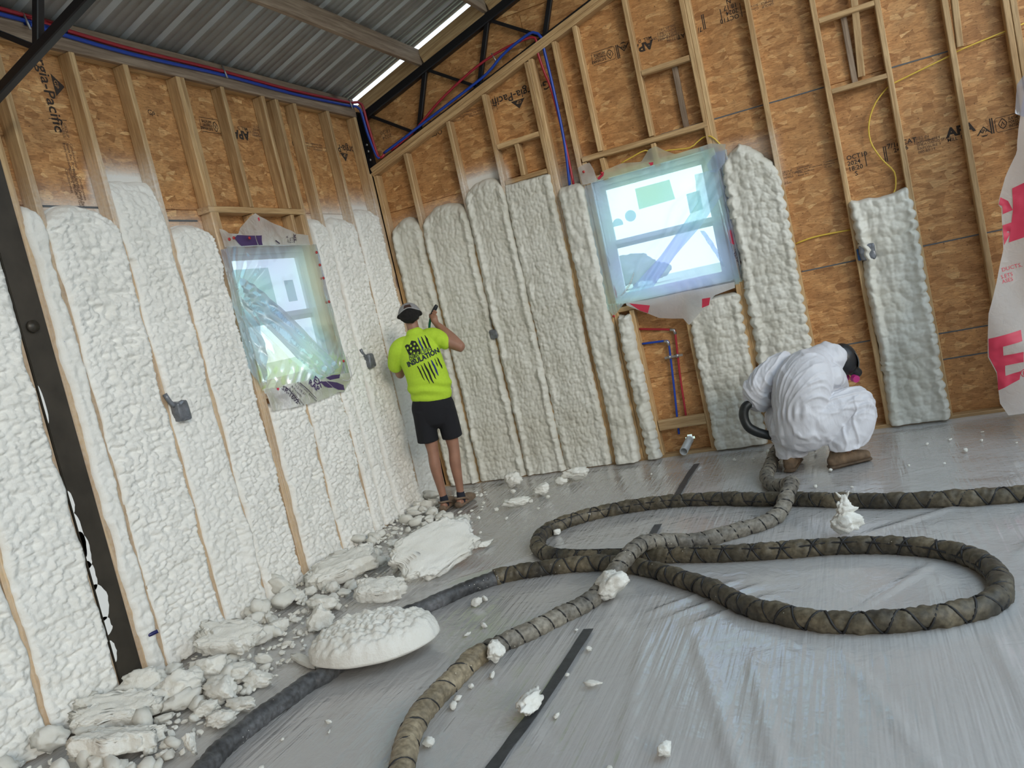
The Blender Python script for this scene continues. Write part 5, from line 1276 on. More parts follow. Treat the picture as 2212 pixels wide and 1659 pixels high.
while n < 285:
    y = random.uniform(2.15, 6.5); xe = float(np.interp(y, ey, exx))
    t = random.random()**.8
    x = LX+.06+(xe-LX-.06)*t
    dpost = math.hypot(x+3.8, y-3.08)
    if dpost < .10 or (abs(x+3.35) < .22 and abs(y-6.15) < .22): continue
    if math.hypot((x+3.46)/.26, (y-4.55)/.2) < .8: continue
    s = random.choice((.035, .045, .06, .07, .09, .11, .13, .15)) * (1.15-.5*t)
    lift = .055*max(0, 1-t*1.5)*random.random() if n % 2 else 0
    zone = 'left of the steel post' if y < 3.0 else ('between steel post and thick offcut' if y < 4.4 else 'between thick offcut and clogs')
    crumb(x, y, FZ+lift-.004, s, 'crumbled foam chunk in the wall foot heap '+zone, 'foam chunks heaped '+zone); n += 1
for (x, y, s) in [(-2.6, 5.98, .05), (-2.75, 6.10, .05), (-2.85, 5.85, .045), (-2.48, 6.06, .05), (-2.62, 6.26, .055), (-2.9, 6.35, .06), (-3.05, 5.75, .03), (-2.45, 5.75, .03), (-2.66, 5.6, .03), (-2.75, 5.3, .03), (-3.0, 6.62, .07)]:
    crumb(x, y, FZ-.003, s, 'small foam scrap on the open floor right of the clogs', 'foam scraps right of the clogs')
for (x, y, s) in [(-1.72, 3.12, .035), (-1.78, 3.02, .03), (-1.80, 2.92, .045), (-1.79, 2.86, .04), (-1.84, 2.62, .03), (-1.76, 2.58, .055), (-1.68, 2.33, .05), (-1.62, 2.28, .04), (-1.55, 2.30, .05), (-1.36, 3.10, .02), (-1.30, 2.78, .025), (-1.46, 3.55, .02), (-1.33, 3.33, .03), (-1.24, 2.40, .025), (-1.38, 2.28, .025), (-2.0, 3.65, .035), (-2.05, 3.56, .03), (-2.17, 3.94, .05), (-2.14, 4.0, .035), (-2.35, 2.75, .03), (-2.30, 2.68, .02), (-1.98, 2.95, .025), (-2.5, 2.62, .02), (-2.45, 2.42, .025), (-1.0, 2.45, .02)]:
    crumb(x, y, FZ-.002, s, 'tiny foam crumb on the clear film of the foreground floor', 'foam crumbs on the foreground floor')
for (x, y, s) in [(-.33, 5.86, .035), (.45, 6.3, .03), (.62, 6.15, .03), (.30, 6.25, .03), (.66, 6.4, .022), (.5, 5.95, .04), (-.45, 6.45, .05), (-.8, 6.6, .05), (-.9, 6.45, .035), (-.2, 5.4, .025), (-.42, 5.5, .03), (.15, 5.75, .02), (.35, 5.7, .02), (-.5, 6.62, .04), (-1.05, 6.5, .03), (-1.7, 6.4, .02), (.8, 6.0, .02)]:
    crumb(x, y, FZ-.002, s, 'tiny foam crumb on the far floor around the crouching person', 'foam crumbs on the far floor')

# fine litter of foam shreds between the larger pieces, far too many to count
LV, LF = [], []
base_V = [np.array([v.co[:] for v in o.data.vertices]) for o in VAR[5:]]; base_F = [[tuple(p.vertices) for p in o.data.polygons] for o in VAR[5:]]
off_ = 0
for n in range(520):
    y = random.uniform(2.15, 6.55); xe = float(np.interp(y, ey, exx))+.06
    t = random.random()**1.1; x = LX+.05+(xe-LX-.05)*t
    if abs(x+3.35) < .2 and abs(y-6.15) < .2: continue
    k = random.randrange(5); sc_ = random.uniform(.018, .042)
    R = np.array(Euler((random.uniform(-.6, .6), random.uniform(-.6, .6), random.uniform(0, 6.3))).to_matrix())
    Q = (base_V[k]*sc_*np.array((random.uniform(.8, 1.6), 1, random.uniform(.5, 1))))@R.T
    Q[:, 2] -= Q[:, 2].min(); Q += np.array((x, y, FZ-.003+(.03*random.random() if t < .35 else 0)))
    LV.append(Q); LF += [tuple(i+off_ for i in f) for f in base_F[k]]; off_ += len(Q)
lt = build('foam_litter', np.vstack(LV), LF, M['chip'], None, False)
tag(lt, 'fine litter of tiny foam shreds scattered through the heap by the left wall', 'foam litter', kind='stuff')

# ------------------------------------------------------------------ mill stamps on the boards
def sheet_at(wall, u, z):
    for (a, b_, c, d, o) in SH[wall]:
        if a <= u <= b_ and c <= z <= d: return o
    return wall_back if wall == 'back' else wall_left
def ink(wall, pts, soft=False, name='stamp_mark'):
    cu, cz = sum(p[0] for p in pts)/len(pts), sum(p[1] for p in pts)/len(pts)
    build(name, [wpt(wall, u, z, -DEP+.0012) for u, z in pts], [tuple(range(len(pts)))], M['ink_soft' if soft else 'ink'], sheet_at(wall, cu, cz), False)
def stamp_text(s, wall, u, z, size, ang, soft=False, off=0.0, sx=1.0):
    text(s, wall, u, z, size, ang, M['ink_soft' if soft else 'ink'], sheet_at(wall, u, z), off=off, sx=sx)
def stamp_row(wall, x0, z0, s, oct_line, which):
    a = 0 if s > 0 else 180
    P = lambda du, dz: (x0+s*du, z0+s*dz)
    def tx(t, du, dz, size, soft=False, off=0.0, sx=1.0): stamp_text(t, wall, *P(du, dz), size, a, soft, off, sx)
    def bar(d0, d1, z_0, z_1, soft=False): ink(wall, [P(d0, z_0), P(d1, z_0), P(d1, z_1), P(d0, z_1)], soft)
    if 'small' in which:
        tx('GROUP\nSTRUCTURAL\nPANELS\n\nSPAN', -.34, .045, .024, True); tx('Construction\nStore flat. Protect\nfrom moisture\nKeep dry', -.225, .052, .021, True); tx('Conditionnes\nPanneaux\nde toit', -.03, .045, .021, True)
        bar(-.245, -.22, .030, .033); bar(-.07, -.04, .036, .039)
    if 'oct' in which:
        bar(.112, .117, -.05, .055); bar(.262, .268, -.055, .055)
        tx(oct_line, .135, .022, .047, off=.0006)
    if 'cat' in which:
        for q in (.394, .407): bar(q, q+.007, -.06, .055)
        tx('7/16 CAT', .423, .030, .050, off=.0006); tx('24/16', .462, -.008, .044, off=.0006)
        tx('15/32 IN\n10-25 18-4024', .60, .038, .030, True); tx('SHEATHING SPAN\nEXPOSURE 1\n000-83-19', .62, -.010, .028, True); bar(.63, .76, .020, .023)
    if 'apa' in which:
        tx('APA', .822, .004, .088, off=.004, sx=1.12); tx('MILL  D', .82, -.03, .034, off=.0004)
        c_ = [P(1.012, -.035), P(1.060, .012), P(1.100, -.035)]
        ink(wall, [P(1.008, -.04), P(1.058, .018), P(1.106, -.04), P(1.098, -.04), P(1.057, .008), P(1.018, -.04)]); tx('APA', 1.025, -.028, .034, off=.001)
        ink(wall, [P(1.03, -.042), P(1.045, -.055), P(1.07, -.055), P(1.085, -.042), P(1.07, -.047), P(1.045, -.047)])
    if 'sfi' in which:
        for q in (1.100, 1.113): bar(q, q+.008, -.05, .06)
        w_ = .0035; x_0, x_1, z_0, z_1 = 1.132, 1.33, -.052, .052
        bar(x_0+.012, x_1, z_1-w_, z_1); bar(x_0+.012, x_1, z_0, z_0+w_); bar(x_0, x_0+w_, z_0+.012, z_1-.012); bar(x_1, x_1+w_, z_0+.012, z_1-.012)
        ink(wall, [P(x_0, z_1-.012), P(x_0+.012, z_1), P(x_0+.012, z_1-w_), P(x_0+w_, z_1-.013)]); ink(wall, [P(x_0, z_0+.012), P(x_0+w_, z_0+.013), P(x_0+.012, z_0+w_), P(x_0+.012, z_0)])
        # leaf shaped emblem
        Lf = [(1.150, .005), (1.168, .030), (1.180, .042), (1.192, .030), (1.208, .004), (1.196, -.024), (1.178, -.036), (1.160, -.020)]
        Li = [(1.178+(a_-1.178)*.80, .003+(b_-.003)*.80) for a_, b_ in Lf]
        for i in range(8): ink(wall, [P(*Lf[i]), P(*Lf[(i+1) % 8]), P(*Li[(i+1) % 8]), P(*Li[i])])
        ink(wall, [P(1.166, -.012), P(1.178, .022), P(1.192, -.010), P(1.186, -.010), P(1.178, .010), P(1.172, -.012)])
        tx('SUSTAINABLE\nFORESTRY\nINITIATIVE', 1.215, .016, .0285, off=.0005, sx=.72)
stamp_row('back', 0.0, 2.07, 1, 'OCT10\n2024\n18:20\n   S', ('small', 'oct', 'cat', 'apa', 'sfi'))
stamp_row('back', -.295, 3.41, -1, 'OCT10\n2024\n18:17\n   N', ('oct', 'cat', 'apa', 'sfi'))
stamp_text('GROUP\nPANELS\nSPAN', 'back', -.17, 3.385, .026, 180, True); stamp_text('Construction\nStore flat', 'back', -.28, 3.39, .026, 180, True)
stamp_row('left', 6.2, 3.295, -1, 'OCT10\n2024\n18:20\n   S', ('cat', 'apa', 'sfi', 'oct'))
def maker(wall, u, z, ang, size=.098, small=True):
    c, s = math.cos(math.radians(ang)), math.sin(math.radians(ang))
    Q = lambda a, b_: (u+a*c-b_*s, z+a*s+b_*c)
    stamp_text('Georgia-Pacific', wall, *Q(0, 0), size, ang, off=.0012)
    sh = size/.098
    T3 = [(.25, .075), (.315, .150), (.38, .075)]
    ink(wall, [Q(a*sh, b_*sh) for a, b_ in T3])
    text('GP', wall, *Q(.285*sh, .082*sh), .038*sh, ang, M['osb'], sheet_at(wall, u, z), d=-DEP+.0024)
    if small:
        ink(wall, [Q(.515*sh, -.02), Q(.519*sh, -.02), Q(.519*sh, .10), Q(.515*sh, .10)])
        stamp_text('GROUP\nPANELS\nSPAN', wall, *Q(.53*sh, .07), .026, ang, True); stamp_text('Construction\nStore flat. Protect\nfrom moisture', wall, *Q(.65*sh, .075), .026, ang, True)
        stamp_text('Conditionnes\nEnsure Good Panels\nFollow Panel Guide', wall, *Q(.84*sh, .075), .026, ang, True); ink(wall, [Q(.78*sh, .035), Q(.83*sh, .035), Q(.83*sh, .038), Q(.78*sh, .038)], True)
maker('back', -2.02, 3.365, 180)
stamp_text('OCT10', 'back', -3.095, 3.255, .060, 180, off=.0006)
stamp_text('2024\n18:20', 'back', -3.60, 3.36, .05, 180, True)
maker('left', 7.0, 3.315, 180)
maker('left', 3.632, 3.70, -90)
stamp_text('Ensure Good Panels\nBuilding Panels\nConditionnes', 'left', 3.675, 2.90, .026, -90, True)
stamp_text('GP', 'left', 4.385, 3.31, .05, -20)

# ------------------------------------------------------------------ trees beyond the back wall window
mt, nt, b = mat('distant_foliage'); b.inputs['Base Color'].default_value = (.20, .27, .21, 1); b.inputs['Roughness'].default_value = .9
M['leaf'] = mt; M['bark'] = simple('bark', (.10, .07, .05), .9)
def tree(x, y, h, w, label):
    t = empty('tree', (x, y, -.35)); tag(t, label, 'tree', 'trees beyond the window')
    bm = bmesh.new(); bmesh.ops.create_icosphere(bm, subdivisions=4, radius=1); V = np.array([v.co[:] for v in bm.verts]); F = np.array([[v.index for v in f.verts] for f in bm.faces]); bm.free()
    V = V*(1+.35*fbm(V[:, 0]*2+x, V[:, 1]*2, V[:, 2]*2, 4, 5))[:, None]*np.array((w/2, w/2, h*.42))+np.array((x, y, h*.58-.35))
    build('crown', V, F, M['leaf'], t, False)
    tube('trunk', [(x, y, -.35), (x, y, h*.4)], w*.05, M['bark'], t, 8)
for (px_, d_, h, w, lab) in ((-.236, 120, 5.0, 7.5, 'distant tree low in the back window, tallest at its middle'), (-.262, 125, 3.8, 8, 'distant low tree in the back window, left of the tallest'), (-.212, 130, 3.2, 6, 'distant low tree in the back window, right of the tallest')):
    tree(px_*d_, d_, h, w, lab)

# ------------------------------------------------------------------ figures
def limb(P, R, xdir=(1, 0, 0), k=20, step=.02, cap=True):
    """closed loft through points P with elliptic radii R=(a, b); a lies along xdir"""
    P = np.array(P, float); R = np.array([r if hasattr(r, '__len__') else (r, r) for r in R], float)
    Q = catmull(np.hstack([P, R]), step) if len(P) > 2 else np.array([np.hstack([P, R])[0]*(1-t)+np.hstack([P, R])[1]*t for t in np.linspace(0, 1, 8)])
    C_, A_ = Q[:, :3], np.maximum(Q[:, 3:], .002)
    if cap:
        def cp(c, a, d):
            m_ = min(a)*.75
            return [(c+d*m_*math.sin(t), a*max(.08, math.cos(t))) for t in (.5, .95, 1.35)]
        t0 = C_[0]-C_[1]; t0 /= np.linalg.norm(t0); t1 = C_[-1]-C_[-2]; t1 /= np.linalg.norm(t1)
        s_ = cp(C_[0], A_[0], t0)[::-1]; e_ = cp(C_[-1], A_[-1], t1)
        C_ = np.vstack([[q[0] for q in s_], C_, [q[0] for q in e_]]); A_ = np.vstack([[q[1] for q in s_], A_, [q[1] for q in e_]])
    T = np.gradient(C_, axis=0); T /= np.linalg.norm(T, axis=1)[:, None]+1e-9
    X = np.tile(np.array(xdir, float), (len(C_), 1)); X = X-T*np.sum(X*T, 1)[:, None]; X /= np.linalg.norm(X, axis=1)[:, None]+1e-9
    Yv = np.cross(T, X)
    th = np.linspace(0, 2*math.pi, k, endpoint=False)
    V = C_[:, None]+A_[:, None, :1]*np.cos(th)[None, :, None]*X[:, None]+A_[:, None, 1:]*np.sin(th)[None, :, None]*Yv[:, None]
    n = len(C_)
    F = [tuple(q) for q in quads(k, n, True)]+[tuple(range(k-1, -1, -1)), tuple(range((n-1)*k, n*k))]
    return V.reshape(-1, 3), F
def ball(c, r, rot=None):
    bm = bmesh.new(); bmesh.ops.create_icosphere(bm, subdivisions=4, radius=1)
    V = np.array([v.co[:] for v in bm.verts])*np.array(r); F = [tuple(v.index for v in f.verts) for f in bm.faces]; bm.free()
    if rot is not None: V = V@np.array(Euler(rot).to_matrix()).T
    return V+np.array(c), F
def fuse(parts, voxel, smooth=4):
    Vs, Fs, b = [], [], 0
    for V, F in parts:
        Vs.append(V); Fs += [tuple(i+b for i in f) for f in F]; b += len(V)
    me = bpy.data.meshes.new('fuse'); me.from_pydata([tuple(v) for v in np.vstack(Vs)], [], Fs); me.update()
    bm = bmesh.new(); bm.from_mesh(me); bmesh.ops.recalc_face_normals(bm, faces=bm.faces); bm.to_mesh(me); bm.free()
    o = bpy.data.objects.new('fuse', me); COL.objects.link(o)
    r = o.modifiers.new('r', 'REMESH'); r.mode = 'VOXEL'; r.voxel_size = voxel
    if smooth:
        s = o.modifiers.new('s', 'SMOOTH'); s.iterations = smooth; s.factor = .5
    dg = bpy.context.evaluated_depsgraph_get(); dg.update()
    m2 = bpy.data.meshes.new_from_object(o.evaluated_get(dg))
    bpy.data.objects.remove(o); bpy.data.meshes.remove(me)
    V = np.zeros(len(m2.vertices)*3); m2.vertices.foreach_get('co', V); V = V.reshape(-1, 3)
    Nn = np.zeros(len(m2.vertices)*3); m2.vertices.foreach_get('normal', Nn); Nn = Nn.reshape(-1, 3)
    F = np.array([p.vertices[:] for p in m2.polygons]) if all(len(p.vertices) == 4 for p in m2.polygons) else [tuple(p.vertices) for p in m2.polygons]
    bpy.data.meshes.remove(m2)
    return V, F, Nn
def finger(base, d, bend, L_, r, up):
    """three bones from base along d, curling towards 'up' by bend radians per joint"""
    d = np.array(d, float); d /= np.linalg.norm(d); up = np.array(up, float); up -= d*(up@d); up /= np.linalg.norm(up)
    P = [np.array(base, float)]; a = 0
    for k, f in enumerate((.45, .31, .24)):
        a += bend*(.6 if k == 0 else 1)
        P.append(P[-1]+L_*f*(d*math.cos(a)+up*math.sin(a)))
    return limb(P, [r, r*.96, r*.88, r*.72], (up[1], -up[0], .1), 10, .008)
M['skin'] = simple('skin', (.31, .155, .10), .55, 0, .12, 12)
M['skin'].node_tree.nodes['Principled BSDF'].inputs['Subsurface Weight'].default_value = .05
M['shirt'] = simple('yellow_green_jersey', (.44, .64, .035), .85, 0, .05, 60)
M['shorts'] = simple('black_shorts', (.006, .006, .009), .9)
M['hair'] = simple('black_hair', (.008, .006, .005), .95, 0, .4, 60)
M['capgrey'] = simple('grey_cap_cloth', (.27, .265, .27), .85, 0, .15, 80)
M['caprim'] = simple('light_cap_edge', (.36, .35, .35), .8)
M['patch'] = simple('brown_leather_patch', (.055, .028, .022), .6)
M['clog'] = simple('brown_clog_foam', (.17, .115, .075), .6, 0, .15, 20)
M['sock'] = simple('dark_sock', (.012, .014, .024), .9)
M['boot'] = simple('muddy_tan_leather', (.155, .10, .058), .8, 0, .45, 18)
M['sole'] = simple('boot_sole', (.10, .066, .040), .85, 0, .3, 20)
M['lettering'] = simple('navy_print', (.008, .012, .045), .8)
M['printblack'] = simple('black_print', (.008, .010, .008), .8)
M['printblue'] = simple('blue_stripe_print', (.012, .022, .16), .8)
M['green'] = simple('green_tool_plastic', (.01, .16, .10), .4)
M['toolblack'] = simple('black_rubber_grip', (.010, .012, .016), .5)
M['rubber'] = simple('black_rubber_hose', (.012, .014, .014), .45, 0, .4, 25)
M['pink'] = simple('magenta_filter', (.42, .02, .16), .5)
M['mask'] = simple('black_respirator', (.010, .010, .012), .4)
mc, nt, b = mat('white_coverall')
tl = N(nt, 'BsdfTranslucent'); tl.inputs[0].default_value = (.80, .77, .80, 1); b.inputs['Base Color'].default_value = (.76, .76, .80, 1); b.inputs['Roughness'].default_value = .45
mxs = N(nt, 'MixShader'); mxs.inputs[0].default_value = .18; outn = nt.nodes['Material Output']
nt.links.new(b.outputs[0], mxs.inputs[1]); nt.links.new(tl.outputs[0], mxs.inputs[2]); nt.links.new(mxs.outputs[0], outn.inputs[0])
tc = N(nt, 'TexCoord'); n = N(nt, 'TexNoise', i_Scale=22.0, i_Detail=5.0, i_Distortion=.8); nt.links.new(tc.outputs['Object'], n.inputs['Vector'])
mp = N(nt, 'Mapping'); mp.inputs['Scale'].default_value = (1, 1, .35); nt.links.new(tc.outputs['Object'], mp.inputs[0]); nt.links.new(mp.outputs[0], n.inputs['Vector'])
bump(nt, b, n.outputs[0], .45, .012)
M['coverall'] = mc

# ---- standing person
p1 = empty('person', (-3.37, 6.15, 0)); tag(p1, 'person in bright yellow green shirt and black shorts standing, back turned, at the corner', 'person')
SHR, ELR, WRR = (-3.185, 6.12, 1.475), (-2.967, 6.08, 1.335), (-3.142, 6.20, 1.562)
HND = np.array((-3.150, 6.215, 1.625))
body = [limb([(-3.355, 6.14, .86), (-3.345, 6.13, 1.06), (-3.355, 6.12, 1.28), (-3.36, 6.125, 1.42), (-3.362, 6.13, 1.49)], [(.16, .11), (.14, .10), (.165, .11), (.16, .085), (.09, .06)]),
        limb([(-3.362, 6.13, 1.46), (-3.365, 6.14, 1.55), (-3.370, 6.16, 1.63)], [.062, .056, .058]),
        ball((-3.372, 6.165, 1.69), (.076, .097, .10)), ball((-3.37, 6.20, 1.625), (.058, .068, .075)),
        limb([SHR, (-3.07, 6.10, 1.40), ELR], [.058, .054, .045]), limb([ELR, (-3.03, 6.12, 1.42), (-3.09, 6.16, 1.50), WRR], [.046, .048, .038, .028]),
        limb([(-3.54, 6.14, 1.43), (-3.585, 6.22, 1.32), (-3.60, 6.29, 1.22)], [.056, .052, .044]), limb([(-3.60, 6.29, 1.22), (-3.57, 6.38, 1.255), (-3.525, 6.50, 1.30)], [.045, .044, .028])]
for hx, kn, cf, an in ((-3.45, (-3.453, 6.135, .53), (-3.464, 6.135, .40), (-3.457, 6.15, .10)), (-3.255, (-3.252, 6.135, .52), (-3.272, 6.138, .38), (-3.289, 6.15, .10))):
    body.append(limb([(hx, 6.14, .90), ((hx+kn[0])/2, 6.14, .72), kn, cf, ((cf[0]+an[0])/2, 6.146, .22), an], [.090, .078, .056, (.055, .060), .041, .033]))
for (hx, hy, dx, dy) in ((-3.475, 6.11, .095, .22), (-3.318, 6.105, .125, .205)):
    body.append(limb([(hx, hy, .055), (hx+dx*.5, hy+dy*.5, .05), (hx+dx, hy+dy, .035)], [(.033, .035), (.038, .032), (.036, .02)], (1, -.5, 0)))
# right hand wrapped around the handle, left hand flat on the foam
hax = np.array((.063, -.022, .062)); hax /= np.linalg.norm(hax)
body.append(limb([WRR, tuple(HND-np.array((.004, .0, .02))), tuple(HND+np.array((.0, .0, .012)))], [(.028, .024), (.036, .022), (.034, .020)], (1, 0, -.3)))
for i in range(4):
    bs = HND+hax*(-.034+.022*i)+np.array((.012, -.020, .012))
    body.append(finger(bs, (-.55, -.1, .8), .95, .085-.006*abs(i-1.5), .0098, (-.2, 1, -.35)))
body.append(finger(HND+np.array((-.020, .008, -.012)), (-.75, .55, .35), .5, .065, .0115, (.4, .4, .8)))
wl = np.array((-3.525, 6.50, 1.30))
body.append(limb([tuple(wl), (-3.505, 6.55, 1.325), (-3.49, 6.59, 1.345)], [(.028, .022), (.038, .018), (.036, .016)], (1, 0, .3)))
for i in range(4): body.append(finger((-3.52+.019*i, 6.595, 1.35-.004*abs(i-1)), (-.1+.12*i, .8, .5), .25, .08-.006*abs(i-1.3), .0095, (0, -.3, -1)))
body.append(finger((-3.46, 6.55, 1.315), (.8, .5, .2), .3, .06, .011, (0, .4, -.6)))
# face: nose, brow, ears
body += [limb([(-3.37, 6.262, 1.70), (-3.37, 6.278, 1.665), (-3.37, 6.262, 1.655)], [.010, .015, .012]), ball((-3.37, 6.262, 1.612), (.026, .010, .012)), ball((-3.445, 6.165, 1.672), (.012, .022, .032)), ball((-3.299, 6.165, 1.665), (.012, .022, .032))]
V, F, _ = fuse(body, .0062, 3)
build('body', V, F, M['skin'], p1)
for ex in (-3.398, -3.342): build('eye', *ball((ex, 6.256, 1.693), (.011, .008, .008)), simple('eye_white', (.7, .68, .65), .3), p1)
# hair
hair = [ball((-3.372, 6.13, 1.69), (.099, .094, .072)), ball((-3.372, 6.085, 1.662), (.078, .048, .045)), ball((-3.474, 6.15, 1.690), (.020, .028, .020)), ball((-3.274, 6.145, 1.682), (.024, .028, .020))]
V, F, Nn = fuse(hair, .006, 2); V = V+Nn*(.006*fbm(V[:, 0]*60, V[:, 1]*60, V[:, 2]*60, 3, 4))[:, None]
build('hair', V, F, M['hair'], p1)
# cap: crown shell with an arched lower edge, visor forward
cc = np.array((-3.372, 6.158, 1.683))
na, nr = 56, 18
Vc = []
for i in range(nr):
    for j in range(na):
        th = 2*math.pi*j/na
        back = max(0, -math.sin(th))
        lo = .22+.42*back**3*0.9+.02
        ph = lo+(math.pi/2-lo)*i/(nr-1)
        Vc.append(cc+np.array((.110*math.cos(th)*math.cos(ph), .122*math.sin(th)*math.cos(ph), .108*math.sin(ph))))
cap_o = build('cap', Vc, quads(na, nr, True), M['capgrey'], p1)
sm = cap_o.modifiers.new('t', 'SOLIDIFY'); sm.thickness = .003
Pr = np.array(Vc[:na]); Pr = np.vstack([Pr, Pr[:1]])
tube('cap_edge', [cc+(q-cc)*1.01 for q in Pr], .0042, M['caprim'], cap_o, 6, cap=False)
vis = []
for i in range(6):
    for j in range(20):
        th = math.pi*(.16+.68*j/19); rr = 1+.55*i/5*math.sin(th)**.8
        vis.append(cc+np.array((.110*math.cos(th)*rr**.3, .122*math.sin(th)*rr, .022-.010*i/5-.012*math.cos(th)**2)))
vo = build('visor', vis, quads(20, 6), M['capgrey'], cap_o); sm = vo.modifiers.new('t', 'SOLIDIFY'); sm.thickness = .003
pv = []
for z_ in (.46, .72, .94):
    for t_ in np.linspace(-.42, .42, 9):
        th = -math.pi/2+t_; ph = max(z_, .22+.42*abs(math.sin(th))**3*.9+.06)
        pv.append(cc+1.025*np.array((.110*math.cos(th)*math.cos(ph), .122*math.sin(th)*math.cos(ph), .108*math.sin(ph))))
build('patch', pv, quads(9, 3), M['patch'], cap_o)
# shirt
shirt = [limb([(-3.350, 6.145, .985), (-3.340, 6.135, 1.07), (-3.345, 6.13, 1.18), (-3.360, 6.122, 1.32), (-3.363, 6.122, 1.42), (-3.362, 6.126, 1.485), (-3.363, 6.130, 1.525)], [(.197, .135), (.206, .140), (.200, .138), (.200, .140), (.192, .125), (.150, .098), (.085, .075)], (1, -.06, .10), 36, .02),
         limb([(-3.26, 6.125, 1.475), (-3.185, 6.118, 1.462), (-3.12, 6.105, 1.418), (-3.092, 6.098, 1.398)], [(.070, .075), (.078, .080), (.066, .070), (.060, .063)], (0, 1, 0), 22),
         limb([(-3.46, 6.13, 1.450), (-3.545, 6.14, 1.420), (-3.60, 6.19, 1.345), (-3.622, 6.225, 1.300)], [(.075, .08), (.083, .088), (.076, .078), (.072, .070)], (0, 1, 0), 22)]
V, F, Nn = fuse(shirt, .0075, 5)
zz_ = V[:, 2]
fold = .007*fbm(V[:, 0]*5+V[:, 2]*3, V[:, 1]*5, V[:, 2]*11, 3, 4)+.010*np.sin((V[:, 2]+.28*(V[:, 0]+3.35))*62+2*fbm(V[:, 0]*6, V[:, 2]*3, 1, 2))*np.exp(-((zz_-1.055)/.06)**2)
fold += .008*np.sin((V[:, 0]*.8-V[:, 2]*.6)*70)*np.exp(-((V[:, 0]+3.17)/.05)**2-((zz_-1.40)/.09)**2)
V = V+Nn*fold[:, None]
shirt_o = build('shirt', V, F, M['shirt'], p1)
tree = BVHTree.FromPolygons([tuple(v) for v in V], [tuple(f) for f in F])
def on_shirt(u, z, lift=.003):
    out = []
    for a, c in zip(u, z):
        h = tree.ray_cast(Vector((a, 5.6, c)), Vector((0, 1, 0)))
        out.append(BY-(h[0].y-lift) if h[0] is not None else BY-5.99)
    return np.array(out)
wsh = lambda u, z: on_shirt(u, z)
def sdecal(name, pts, m, lift=.0): return poly_decal(name, 'back', pts, m, shirt_o, lambda u, z: on_shirt(u, z, .0025), lift, 2)
# flag print on the back: (u, z) at the distance of the back
def fl(a, b_):      # a across (0..1), b_ down (0..1)
    x = -3.482+.240*a+.095*b_-.015*a*b_; z = 1.462+.028*a-.385*b_+.02*a*b_
    return (x, z)
def strip(a0, a1, b0, b1, m, seed, name='flag_stripe'):
    L_, R_ = [], []
    for i in range(9):
        t = i/8; w = (a1-a0)*(.22+.78*min(1, 4*min(t, 1-t)+.12)); c_ = (a0+a1)/2+.012*n1(t*7, seed)
        L_.append(fl(c_-w/2+.008*n1(t*13, seed+2), b0+(b1-b0)*t)); R_.append(fl(c_+w/2+.008*n1(t*13, seed+5), b0+(b1-b0)*t))
    sdecal(name, L_+R_[::-1], m)
sdecal('flag_field', [fl(0, .04), fl(.10, .02), fl(.2, .05), fl(.32, -.02), fl(.47, .02), fl(.50, .14), fl(.49, .30), fl(.28, .34), fl(.05, .38), fl(.0, .24)], M['printblack'])
def star(a, b_, r):
    c0 = fl(a, b_); P = []
    for i in range(10):
        q = r if i % 2 == 0 else r*.42; th = math.pi/2+i*math.pi/5+.1
        P.append((c0[0]+q*math.cos(th), c0[1]+q*math.sin(th)))
    sdecal('star', P, M['shirt'], .0012)
for (a, b_) in ((.07, .10), (.22, .08), (.38, .07), (.13, .19), (.28, .15), (.42, .17), (.07, .28), (.22, .25), (.36, .27)): star(a, b_, .0145)
for a0, a1, mm_, s_ in ((.57, .63, 'printblue', 1), (.70, .77, 'printblack', 2), (.85, .92, 'printblack', 3)): strip(a0, a1, -.03, .36, M[mm_], s_)
for a0, a1, e0, mm_, s_ in ((.10, .15, .86, 'printblack', 4), (.24, .29, .97, 'printblack', 5), (.37, .45, 1.0, 'printblack', 6), (.54, .60, .95, 'printblack', 7), (.68, .75, .90, 'printblue', 8), (.84, .87, .72, 'printblack', 9), (.94, 1.0, .80, 'printblack', 10)): strip(a0, a1, .52, e0, M[mm_], s_)
ws_ = lambda u, z: on_shirt(u, z, .005)
text('INSULATION', 'back', -3.492, 1.272, .058, 11, M['lettering'], shirt_o, wf=ws_, off=.0022, sx=.97)
text('Blue Line', 'back', -3.470, 1.318, .066, 13, M['shirt'], shirt_o, wf=lambda u, z: on_shirt(u, z, .0052), off=.0020, sx=.92, shear=.35)
text('Blue Line', 'back', -3.468, 1.320, .066, 13, M['lettering'], shirt_o, wf=lambda u, z: on_shirt(u, z, .0062), off=-.0002, sx=.92, shear=.35)
